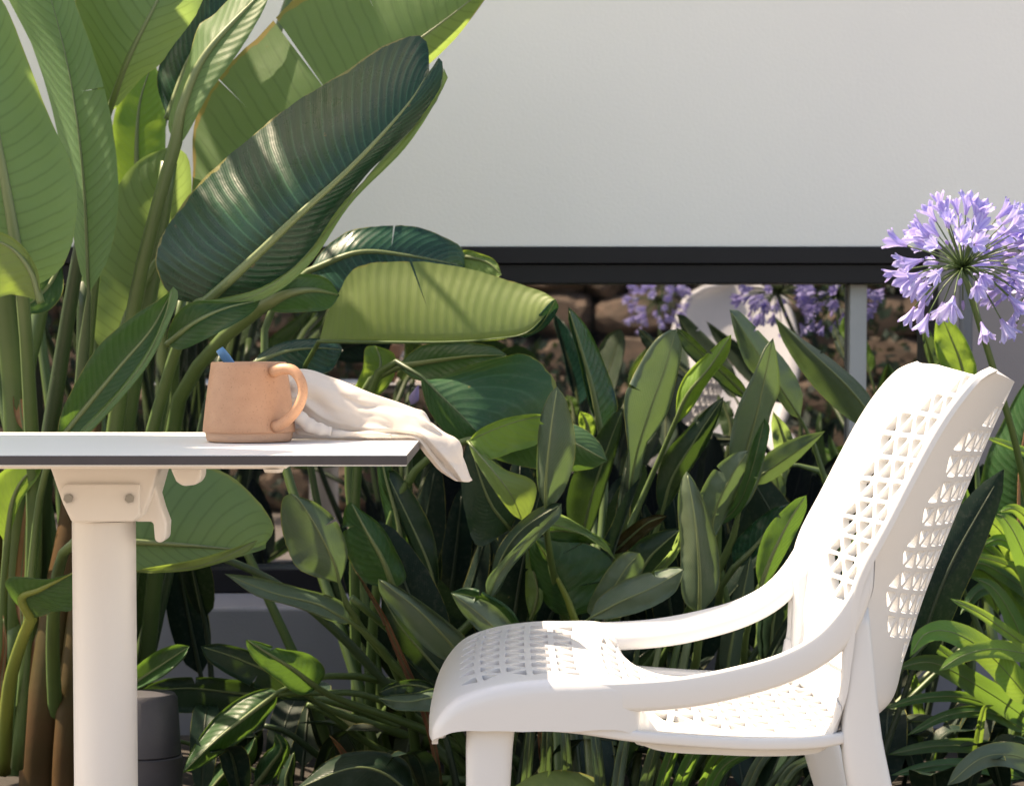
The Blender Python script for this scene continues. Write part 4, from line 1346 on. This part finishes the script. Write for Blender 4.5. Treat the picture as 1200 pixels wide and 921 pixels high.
# post and bollard
b = MB()
pp = pix(1130, 560, 4.60)
b.lathe([(0, 0), (.0125, 0), (.0125, 0.86), (.009, .868), (0, .869)], (pp[0], pp[1], SOIL_Z - .02), 20)
b.build('metal_post', M['post'], sharp=40)
tag(bpy.data.objects['metal_post'], 'slim dark grey metal post behind the agapanthus flower', 'post')
bo = pix(170, 905, 3.72)
bl = thing('garden_bollard', 'dark grey cylindrical bollard light behind the table leg', 'bollard', (bo[0], bo[1], 0.19))
zb = pix(170, 812, 3.72)[2]
zs = pix(170, 884, 3.72)[2]
b = MB()
b.lathe([(0, SOIL_Z - .03), (.054, SOIL_Z - .03), (.055, zs - .002), (.052, zs)], (bo[0], bo[1], 0), 40)
b.build('base', M['char'], bl, sharp=40)
b = MB()
b.lathe([(.050, zs), (.053, zs + .002), (.048, zb - .006), (.044, zb), (0, zb + .002)], (bo[0], bo[1], 0), 40)
b.build('cap', M['char'], bl, sharp=40)

# ------------------------------------------------------------------ table
TZ = 0.740
TX0, TX1, TY0, TY1 = -0.90, -0.112, 2.73, 3.34
tb = thing('cafe_table', 'white cafe table with a thin dark edged top and round leg', 'table', (-0.483, 3.03, 0))
b = MB()
b.box(TX0, TX1, TY0, TY1, TZ - 0.0105, TZ - .0008)
b.build('tabletop', M['core'], tb, smooth=False)
core = bpy.data.objects['tabletop']
b = MB()
b.box(TX0 + .001, TX1 - .001, TY0 + .001, TY1 - .001, TZ - 0.0008, TZ)
q = b.build('laminate', M['ttop'], core, smooth=False)
b = MB()
b.box(TX0 + .001, TX1 - .001, TY0 + .001, TY1 - .001, TZ - .0118, TZ - 0.0105)
b.build('underside', M['ttop'], core, smooth=False)


def rr_poly(cx, cz, w, h, r, n=5):
    pts = []
    for (sx, sz, a0) in ((1, 1, 0), (-1, 1, 90), (-1, -1, 180), (1, -1, 270)):
        for k in range(n + 1):
            a = R(a0 + 90 * k / n)
            pts.append((cx + sx * (w / 2 - r) + r * math.cos(a), cz + sz * (h / 2 - r) + r * math.sin(a)))
    return pts


TD = 3.0


def xz(px, py, Y):
    p = pix(px, py, Y)
    return (p[0], p[2])


# long carrier rail under the top
b = MB()
x_r = xz(336, 545, 2.90)[0]
b.box(TX0 + .05, x_r, 2.90, 3.16, TZ - .0240, TZ - .0120)
b.build('carrier_plate', M['tmetal'], tb, smooth=False, bevel=.002)
b = MB()
b.lathe([(0, TZ - .0285), (.010, TZ - .0285), (.012, TZ - .0242)], (x_r - .016, 2.91, 0), 20)
b.build('foot_pad', M['tmetal'], tb)
# head: flared block over the leg
b = MB()
ztop = TZ - .0242
poly = [xz(58, 549, 2.965), xz(66, 570, 2.965), xz(73, 590, 2.965), xz(84, 613, 2.965), xz(158, 611, 2.965), xz(168, 604, 2.965), xz(175, 586, 2.965), xz(186, 549, 2.965)]
poly[0] = (poly[0][0], ztop)
poly[-1] = (poly[-1][0], ztop)
b.prism(poly, 2.965, 3.075)
b.build('head', M['tmetal'], tb, smooth=True, bevel=.004)
b = MB()
poly = [xz(77, 567, 2.962), xz(71, 573, 2.962), xz(77, 594, 2.962), xz(87, 610.5, 2.962), xz(157, 610.5, 2.962), xz(164, 604, 2.962), xz(164, 567, 2.962)]
b.prism(poly, 2.9585, 2.972)
cover = b.build('cover_plate', M['tmetal'], tb, smooth=True, bevel=.002)
for px in (80, 152):
    c = pix(px, 584, 2.957)
    b = MB()
    ang = [R(60 * k + 15) for k in range(6)]
    rad = .0056
    vs = [(c[0] + rad * math.cos(a), 2.955, c[2] + rad * math.sin(a)) for a in ang] + [(c[0] + rad * math.cos(a), 2.9583, c[2] + rad * math.sin(a)) for a in ang]
    b.add(vs, [tuple(range(6))[::-1]] + [(i, (i + 1) % 6, (i + 1) % 6 + 6, i + 6) for i in range(6)])
    b.add([(c[0] + .0030 * math.cos(2 * math.pi * k / 12), 2.9548, c[2] + .0030 * math.sin(2 * math.pi * k / 12)) for k in range(12)] + [(c[0], 2.9570, c[2])],
          [(k, (k + 1) % 12, 12) for k in range(12)])
    b.build('bolt', M['bolt'], cover, smooth=False)
# lever
b = MB()
b.prism([xz(160, 549, 2.99), xz(178, 549, 2.99), xz(184, 575, 2.99), xz(190, 596, 2.99), xz(196, 612, 2.99), xz(195, 631, 2.99), xz(189, 636, 2.99), xz(182, 634, 2.99), xz(180, 611, 2.99), xz(158, 611, 2.99)], 2.985, 3.03)
b.build('lever', M['tmetal'], tb, smooth=True, bevel=.004)
b = MB()
b.prism([xz(199, 548, 2.95), xz(236, 548, 2.95), xz(236, 560, 2.95), xz(230, 568, 2.95), xz(214, 570, 2.95), xz(206, 564, 2.95)], 2.95, 3.00)
b.build('latch', M['tmetal'], tb, smooth=True, bevel=.004)
cx_ = pix(122, 640, 3.02)[0]
zt_ = pix(122, 612, 2.98)[2]
b = MB()
b.lathe([(0.037, zt_ - .0005), (.0375, zt_ - .003), (.0375, .02)], (cx_, 3.02, 0), 64)
b.build('leg', M['tmetal'], tb, sharp=50)
b = MB()
b.lathe([(0.0371, zt_ - .0006), (.0371, zt_ + .003)], (cx_, 3.02, 0), 48)
b.build('joint_ring', M['gap'], tb)
for k in range(4):
    a = R(45 + 90 * k)
    b = MB()
    d = np.array([math.cos(a), math.sin(a), 0])
    c = np.array([cx_, 3.02, 0])
    b.tube([c + d * .02 + (0, 0, .05), c + d * .15 + (0, 0, .035), c + d * .30 + (0, 0, .018)], [.022, .02, .016], 12, flat=.7)
    b.build('foot', M['tmetal'], tb)

# ------------------------------------------------------------------ mug, spoon, napkin
MY = 3.055
mc = pix(292, 512, MY)
mx = mc[0]
mz = TZ
mg = thing('mug', 'peach stoneware mug with a looped handle on the white table', 'mug', (mx, MY, mz))
hgt = pix(292, 424.5, MY)[2] - mz
rb_, rt_ = .0555, .0448
b = MB()
prof = [(0, .004), (.046, .004), (.0485, .0005), (.0505, .002), (.0512, .008), (.0520, .0118)]
b.lathe([(0, .003), (.045, .003), (.047, .0008), (.0500, .0015), (.0515, .006), (.0524, .0115)], (mx, MY, mz), 72)
b.build('foot_ring', M['mugbase'], mg)
b = MB()
pr = [(.0524, .0115), (.0548, .0118), (.0552, .014), (.0546, .020)]
for i in range(1, 12):
    t = i / 12
    pr.append((.0546 + (rt_ - .0546) * t ** 1.0 + .0006 * math.sin(t * 3.1), .020 + (hgt - .022) * t))
pr += [(rt_ + .0002, hgt - .001), (rt_ - .001, hgt + .0004), (rt_ - .0028, hgt - .0004), (rt_ - .0032, hgt - .004), (rt_ + .004, .03), (.046, .018), (0, .015)]
b.lathe(pr, (mx, MY, mz), 72)
b.build('body', M['mug'], mg)
b = MB()
hp = [pix(320, 436, MY - .036), pix(331, 432.5, MY - .044), pix(343, 434, MY - .050), pix(352, 445, MY - .054), pix(355, 461, MY - .056), pix(349, 478, MY - .055), pix(338, 491, MY - .051), pix(329, 498, MY - .047), pix(322, 500, MY - .042)]
P = spl(hp, 30)
b.tube(P, [.0058 + .0012 * abs(k / 15 - 1) for k in range(31)], 14, flat=1.0)
b.build('handle', M['mug'], mg)
sn = thing('spoon', 'blue spoon handle leaning out of the mug', 'spoon', (mx, MY, mz + .02))
b = MB()
P = spl([pix(300, 498, MY + .02), pix(284, 450, MY + .01), pix(268, 424, MY), pix(257, 409, MY - .004)], 16)
b.tube(P, [.0030] * 8 + [.0034, .0040, .0046, .0052, .0056, .0058, .0058, .0056, .0048], 10, flat=.3)
b.build('handle', M['blue'], sn)
b = MB()
b.tube(spl([pix(296, 497, MY + .02), pix(299, 504, MY + .022)], 6), [.003, .006, .010, .012, .011, .007, .002], 12, flat=.35)
b.build('bowl', M['blue'], sn)

# napkin: lofted from its folds, front to back
nr = [
    ([(334, 513.5), (350, 514), (385, 514.3), (430, 514.5), (466, 514.5), (484, 516), (500, 534), (514, 550), (532, 562)], 3.098),
    ([(334, 500), (350, 497), (378, 506), (414, 509), (462, 510.5), (487, 514), (505, 534), (519, 551), (535, 563.5)], 3.091),
    ([(334, 488), (348, 482), (370, 496), (410, 505), (458, 508), (489, 511.5), (508, 532), (524, 550), (538, 564)], 3.096),
    ([(334, 474), (348, 466), (378, 489), (416, 500), (464, 505), (493, 509.5), (513, 528), (530, 547), (542, 564.5)], 3.090),
    ([(335, 462), (348, 456), (374, 472), (424, 486), (470, 496), (496, 503), (519, 524), (535, 545), (546, 565)], 3.097),
    ([(336, 450), (348, 445), (381, 455), (428, 472), (476, 487), (498, 494), (526, 517), (540, 541), (550, 565)], 3.103),
    ([(337, 438), (349, 433), (366, 434.5), (387, 442.5), (433, 460), (483, 478), (497, 483), (510, 503), (533, 513), (541, 524), (543, 545), (553, 563.5)], 3.118),
    ([(334, 452), (349, 447), (388, 455), (434, 472), (482, 487), (499, 491), (530, 516), (540, 532), (551, 561)], 3.160),
    ([(330, 500), (349, 499), (388, 503), (434, 507), (470, 509), (498, 504), (528, 521), (538, 540), (548, 561)], 3.180),
    ([(330, 509), (349, 509.5), (388, 510), (434, 510.5), (470, 511), (498, 510), (522, 525), (534, 545), (542, 561)], 3.225),
]
NU, NV = 120, 63
rows = []
for pts, y in nr:
    p2 = spl(pts, NU)
    rows.append(np.array([pix(a[0], a[1], y) for a in p2]))
vs, fs = [], []
nrw = len(rows) - 1
for i in range(NU + 1):
    for j in range(NV + 1):
        a = j / NV * nrw
        k = min(int(a), nrw - 1)
        f = a - k
        f = f * .55 + (f * f * (3 - 2 * f)) * .45
        p = rows[k][i] * (1 - f) + rows[k + 1][i] * f
        t = i / NU
        env = min(1, 4 * min(j / NV, 1 - j / NV) + .15)
        q = Vector((p[0] * 15 + p[2] * 30, p[1] * 20, p[2] * 9 - p[0] * 12))
        n1_ = 1 - abs(mnoise.noise(q)) * 2.6
        n2_ = 1 - abs(mnoise.noise(q * 2.1 + Vector((9, 2, 1)))) * 2.6
        p[1] += (.0046 * n1_ + .0012 * n2_) * env
        p[2] += .0016 * mnoise.noise(q * 1.3 + Vector((4, 4, 4))) * env
        if p[0] < TX1 - .003:
            p[2] = max(p[2], TZ + .0022)
        vs.append(p)
for i in range(NU):
    for j in range(NV):
        a = i * (NV + 1) + j
        fs.append((a, a + 1, a + NV + 2, a + NV + 1))
nk = mesh_obj('napkin', vs, fs, M['cloth'])
s_ = nk.modifiers.new('thickness', 'SOLIDIFY')
s_.thickness = .0014
s_.offset = 0
tag(nk, 'crumpled cream linen napkin draped over the table corner behind the mug', 'napkin')
b = MB()
b.tube(spl([pix(347, 505, 3.062), pix(372, 509, 3.060), pix(405, 508.5, 3.062), pix(440, 509.5, 3.062), pix(458, 511, 3.064)], 20), [.0045 + .0012 * math.sin(k * .9) for k in range(21)], 10, flat=.8)
hem = b.build('rolled_hem', M['cloth'])
hem.parent = nk
b = MB()
b.tube(spl([pix(343, 476, 3.058), pix(352, 489, 3.052), pix(366, 500, 3.050), pix(388, 506, 3.052)], 20), [.008 + .004 * math.sin(k / 20 * math.pi) + .001 * math.sin(k * 1.3) for k in range(21)], 12, flat=.6)
fold_ = b.build('fold', M['cloth'])
fold_.parent = nk

# ------------------------------------------------------------------ chair
CYC = 3.005
ch = thing('garden_chair', 'white moulded armchair perforated with small triangles beside the table', 'chair', (0.2, CYC, 0))
Cc = [(-.088, .425), (-.086, .446), (-.070, .470), (-.042, .486), (.005, .493), (.055, .490), (.105, .478), (.160, .452), (.225, .432), (.31, .422), (.385, .421),
      (.437, .445), (.456, .497), (.480, .570), (.516, .665), (.551, .750), (.571, .797), (.577, .812)]
Ee = [(-.080, .264, .432), (-.078, .268, .448), (-.060, .272, .470), (-.030, .2735, .483), (.010, .2745, .4905), (.06, .274, .493), (.124, .268, .488), (.142, .250, .440),
      (.225, .236, .4255), (.318, .242, .426), (.347, .254, .440), (.358, .264, .484), (.360, .268, .530), (.369, .272, .600), (.403, .2745, .670), (.452, .272, .764), (.490, .264, .815), (.516, .246, .829)]
NS = 240
Cs = spl([(x, 0, z) for x, z in Cc], NS)
# edge curve with the same control parameter: sample both by control index, then by arc length of the centre line


def cr(P, u):
    P = np.array(P, float)
    n = len(P) - 1
    u = min(max(u, 0), n - 1e-9)
    i = int(u)
    s = u - i
    g = lambda k: P[k] if 0 <= k <= n else (2 * P[0] - P[1] if k < 0 else 2 * P[n] - P[n - 1])
    p0, p1, p2, p3 = g(i - 1), g(i), g(i + 1), g(i + 2)
    return 0.5 * ((2 * p1) + (-p0 + p2) * s + (2 * p0 - 5 * p1 + 4 * p2 - p3) * s * s + (-p0 + 3 * p1 - 3 * p2 + p3) * s ** 3)


us = np.linspace(0, len(Cc) - 1, 800)
cpts = np.array([cr([(x, z) for x, z in Cc], u) for u in us])
arc = np.r_[0, np.cumsum(np.linalg.norm(np.diff(cpts, axis=0), axis=1))]
TOT = arc[-1]


def s2u(s):
    return float(np.interp(s, arc, us))


hexp = np.array([3.2] * 9 + [3.0, 2.8, 2.5, 2.35, 2.3, 2.3, 2.3, 2.3, 2.3])


def shell(s, v):
    """point of the moulded shell: s metres along the centre line from the front lip, v across (-1..1)"""
    u = s2u(s)
    c = cr([(x, z) for x, z in Cc], u)
    e = cr(Ee, u)
    p = np.interp(u, range(len(hexp)), hexp)
    a = abs(v)
    h = a ** p
    y = e[1] * (a if p > 2.7 else a ** .96)
    x = c[0] + (e[0] - c[0]) * h
    z = c[1] + (e[2] - c[1]) * h
    return np.array([x, CYC + math.copysign(y, v), z])


ROWH, K = 0.0285, 5
nrow = int(round(TOT / ROWH))
hs = TOT / nrow
verts, faces, vmap = [], [], {}


def vert(s, v):
    key = (round(s * 2e4), round(v * 2e4))
    if key not in vmap:
        vmap[key] = len(verts)
        verts.append(shell(s, v))
    return vmap[key]


s_slot0, s_slot1 = [float(np.interp(k, us, arc)) for k in (5.6, 12.6)]
s_seat0, s_seat1, s_back0, s_back1 = [float(np.interp(k, us, arc)) for k in (2.6, 10.0, 11.9, 16.6)]


def holed(tri):
    cs = sum(t[0] for t in tri) / 3
    cv = abs(sum(t[1] for t in tri) / 3)
    full = abs(tri[0][1]) < .999 and abs(tri[1][1]) < .999 and abs(tri[2][1]) < .999
    if not full:
        return False
    if s_seat0 < cs < s_seat1:
        if s_slot0 - .018 < cs < s_slot0 + .022:
            return False
        lim = .80 if cs < s_seat0 + .13 else .88
        return cv < lim
    if s_back0 < cs < s_back1:
        t = (cs - s_back0) / (s_back1 - s_back0)
        lim = .82 - (0.36 * max(0, t - .82) / .18) - (.40 * max(0, .16 - t) / .16)
        return cv < lim
    return False


def put_tri(tri):
    T3 = [np.array(t) for t in tri]
    if not holed(tri):
        idx = {}
        for i in range(K + 1):
            for j in range(K + 1 - i):
                k = K - i - j
                p = (T3[0] * i + T3[1] * j + T3[2] * k) / K
                idx[i, j] = vert(p[0], p[1])
        for i in range(K):
            for j in range(K - i):
                faces.append((idx[i, j], idx[i + 1, j], idx[i, j + 1]))
                if i + j < K - 1:
                    faces.append((idx[i + 1, j], idx[i + 1, j + 1], idx[i, j + 1]))
        return
    c = sum(T3) / 3
    outer, inner = [], []
    ins = .66 if abs(c[0]) < s_seat1 else .72
    In = [c + (t - c) * ins for t in T3]
    for a in range(3):
        p, q = T3[a], T3[(a + 1) % 3]
        ip, iq = In[a], In[(a + 1) % 3]
        for k in range(K):
            t = k / K
            o = p + (q - p) * t
            outer.append(vert(o[0], o[1]))
            w = ip + (iq - ip) * t
            if k == 0:
                w = ip + (c - ip) * .13
            inner.append(vert(w[0], w[1]))
    n = len(outer)
    for i in range(n):
        faces.append((outer[i], outer[(i + 1) % n], inner[(i + 1) % n], inner[i]))


for r in range(nrow):
    s0, s1 = r * hs, (r + 1) * hs
    # bottom row points at whole cells, top row points at half cells, alternating
    ncell = 9 if s1 < s_seat1 + .02 else 19
    full = [-1 + 2 * k / ncell for k in range(ncell + 1)]
    half = [-1] + [-1 + 2 * (k + .5) / ncell for k in range(ncell)] + [1]
    lo, hi = (full, half) if r % 2 == 0 else (half, full)
    pl = [(s0, v) for v in lo]
    ph = [(s1, v) for v in hi]
    i = j = 0
    while i < len(pl) - 1 or j < len(ph) - 1:
        if j >= len(ph) - 1 or (i < len(pl) - 1 and pl[i + 1][1] <= ph[j + 1][1] - 1e-9):
            if i >= len(pl) - 1:
                break
            put_tri([pl[i], pl[i + 1], ph[j]])
            i += 1
        else:
            put_tri([pl[i], ph[j + 1], ph[j]])
            j += 1
# rolled skirt along the two sides
SK = [.004, .012, .026, .038, .046, .049, .047, .014, .012, .012, .012, .014, .010, .007, .006, .006, .006, .006]
for sgn in (-1, 1):
    prev = None
    for q in range(nrow * K + 1):
        s = q * hs / K
        u = s2u(s)
        p = shell(s, sgn)
        p_in = shell(s, sgn * .97)
        k = np.interp(u, range(len(SK)), SK)
        wb = np.interp(u, [0, 10.5, 13, 17], [0, 0, 1, 1])
        down = np.array([0.0, 0.0, -1.0]) * (1 - wb) + np.array([.72, -sgn * 0.0, -.28]) * wb
        down /= np.linalg.norm(down)
        outw = p - p_in
        outw /= np.linalg.norm(outw) + 1e-9
        rr_ = min(.008, k * .5)
        outw = outw * (1 - wb)
        ring = [vert(s, sgn)]
        for (a, b_) in ((.45, .12), (.8, .4), (1.0, 1.0)):
            verts.append(p + outw * rr_ * a * .6 + down * rr_ * b_)
            ring.append(len(verts) - 1)
        for f_ in (.4, .7, 1.0):
            verts.append(p + outw * rr_ * .6 + down * max(rr_ * 1.05, k * f_))
            ring.append(len(verts) - 1)
        if prev:
            for i in range(len(ring) - 1):
                f = (prev[i], ring[i], ring[i + 1], prev[i + 1])
                faces.append(f if sgn < 0 else f[::-1])
        prev = ring
# split into seat and backrest where the shell turns up
s_turn = float(np.interp(10.6, us, arc))
V = np.array(verts)
ROWSPLIT = round(s_turn / hs) * hs


def side_of(f):
    return np.mean([svals[i] for i in f]) < ROWSPLIT


inv = {}
thick = np.full(len(verts), .36)
for (ks, kv), i in vmap.items():
    thick[i] = 1 - .64 * min(1, max(0, (abs(kv / 2e4) - .80) / .18))
svals = np.zeros(len(verts))
for (ks, kv), i in vmap.items():
    svals[i] = ks / 2e4
# skirt vertices were appended in order: take the s of their ring
known = np.zeros(len(verts), bool)
for i in vmap.values():
    known[i] = True
last = 0.0
# rings are appended right after their vmap vertex was made long before, so walk the order of creation
for sgn in (0, 1):
    pass
idxs = np.where(~known)[0]
per = 6
nring = nrow * K + 1
for q, i in enumerate(idxs):
    ring = (q // per) % nring
    svals[i] = ring * hs / K


def sub_mesh(name, keep):
    used = sorted({i for f in keep for i in f})
    mp = {a: k for k, a in enumerate(used)}
    o = mesh_obj(name, V[used], [tuple(mp[i] for i in f) for f in keep], M['white'], ch, True)
    sm = o.modifiers.new('thickness', 'SOLIDIFY')
    vg = o.vertex_groups.new(name='thick')
    for k_, a_ in enumerate(used):
        vg.add([k_], float(thick[a_]) if name != 'seat' else 1.0, 'REPLACE')
    sm.vertex_group = 'thick'
    sm.thickness = .0065 if name == 'seat' else .0142
    sm.offset = -1
    sm.use_quality_normals = True
    bv = o.modifiers.new('soft_edges', 'BEVEL')
    bv.width = .0007
    bv.segments = 1
    bv.limit_method = 'ANGLE'
    bv.angle_limit = R(50)
    es = o.modifiers.new('split', 'EDGE_SPLIT')
    es.split_angle = R(42)
    es.use_edge_sharp = False
    return o


sub_mesh('seat', [f for f in faces if side_of(f)])
sub_mesh('backrest', [f for f in faces if not side_of(f)])


def sweep(name, path, secs, parent, mat, ups):
    """sweep of closed cross sections; secs[i] = list of (o, n) offsets along (outward, normal)"""
    m = len(path)
    P = np.array(path)
    T = np.gradient(P, axis=0)
    T /= np.linalg.norm(T, axis=1)[:, None]
    vs, fs = [], []
    for i in range(m):
        O = np.array(ups[i], float)
        O = O - T[i] * O.dot(T[i])
        O /= np.linalg.norm(O)
        Nn = np.cross(T[i], O)
        if ups[i][1] < 0:
            Nn = -Nn
        for (a, c) in secs[i]:
            vs.append(P[i] + O * a + Nn * c)
    k = len(secs[0])
    for i in range(m - 1):
        for j in range(k):
            fs.append((i * k + j, i * k + (j + 1) % k, (i + 1) * k + (j + 1) % k, (i + 1) * k + j))
    fs.append(tuple(range(k))[::-1])
    fs.append(tuple((m - 1) * k + j for j in range(k)))
    return mesh_obj(name, vs, fs, mat, parent, True)


RIM = [(-.0795, .272, .436), (-.0745, .2755, .453), (-.055, .2795, .4735), (-.025, .2815, .4865), (.02, .2825, .494), (.07, .2822, .4965), (.125, .2805, .498), (.18, .2785, .502),
       (.235, .2765, .512), (.285, .276, .526), (.322, .2755, .545), (.347, .2755, .570), (.367, .276, .602), (.386, .2745, .640)]
AR = spl(RIM, 90)


def arm_sec(t, sgn):
    # o: outward, n: up. o is 0 at the outer face
    h = np.interp(t, [0, .06, .18, .30, .58, .83, .93, 1], [.007, .015, .028, .033, .035, .033, .021, .004])
    w = np.interp(t, [0, .10, .26, .36, .81, .92, 1], [.004, .006, .010, .034, .032, .010, .003])
    pts = [(0, -.0035), (-.0012, -.0008), (-.004, 0), (-w * .55, -h * .18), (-w * .92, -h * .40), (-w, -h * .52), (-w, -h * .88), (-w * .86, -h * .99), (-w * .45, -h), (-.006, -h), (-.0015, -h + .002), (0, -h + .006)]
    return pts


for sgn in (-1, 1):
    path = [(p[0], CYC + sgn * p[1], p[2]) for p in AR]
    ups = [(0, float(sgn), 0)] * len(path)
    secs = [arm_sec(i / 90, sgn) for i in range(91)]
    o = sweep('armrest', path, secs, ch, M['white'], ups)
    es = o.modifiers.new('split', 'EDGE_SPLIT')
    es.split_angle = R(55)
    es.use_edge_sharp = False


for sgn in (-1, 1):
    path = spl([(x, CYC + sgn * y, z) for x, y, z in [(-.03, .2785, .459), (.06, .2795, .455), (.14, .2785, .444), (.24, .277, .4365), (.31, .275, .436), (.345, .270, .439), (.372, .262, .445)]], 40)
    sec = [(0, -.003), (-.001, -.0010), (-.004, 0), (-.022, -.001), (-.026, -.004), (-.026, -.009), (-.022, -.0125), (-.006, -.0135), (-.001, -.012), (0, -.010)]
    o = sweep('side_rail', path, [sec] * 41, ch, M['white'], [(0, float(sgn), 0)] * 41)


def leg(pts, wx, wy, name='leg'):
    """rounded tapering leg: pts top to bottom, half widths along x and y"""
    P = spl(pts, 30)
    vs, fs = [], []
    k = 20
    for i in range(31):
        t = i / 30
        a = np.interp(t, np.linspace(0, 1, len(wx)), wx)
        c = np.interp(t, np.linspace(0, 1, len(wy)), wy)
        for j in range(k):
            th = 2 * math.pi * j / k
            cx, sx = math.cos(th), math.sin(th)
            vs.append((P[i][0] + a * math.copysign(abs(cx) ** .6, cx), P[i][1] + c * math.copysign(abs(sx) ** .6, sx), P[i][2]))
    for i in range(30):
        for j in range(k):
            fs.append((i * k + j, (i + 1) * k + j, (i + 1) * k + (j + 1) % k, i * k + (j + 1) % k))
    fs.append(tuple(range(k)))
    fs.append(tuple(30 * k + j for j in range(k))[::-1])
    return mesh_obj(name, vs, fs, M['white'], ch, True)


for sgn in (-1, 1):
    y = CYC + sgn * .2545
    leg([(-.020, y, .470), (-.024, y, .43), (-.026, y + sgn * .002, .37), (-.036, y + sgn * .012, .0)], [.027, .0238, .0226, .022, .021, .019], [.0185, .0185, .0185, .0185, .018, .017])
    y = CYC + sgn * .256
    leg([(.372, y, .575), (.374, y, .52), (.376, y, .46), (.381, y + sgn * .002, .41), (.400, y + sgn * .006, .33), (.495, y + sgn * .03, .0)], [.012, .018, .024, .0245, .0225, .0215, .021, .020], [.012, .0165, .018, .018, .018, .018, .017, .017])

sc.render.film_transparent = False
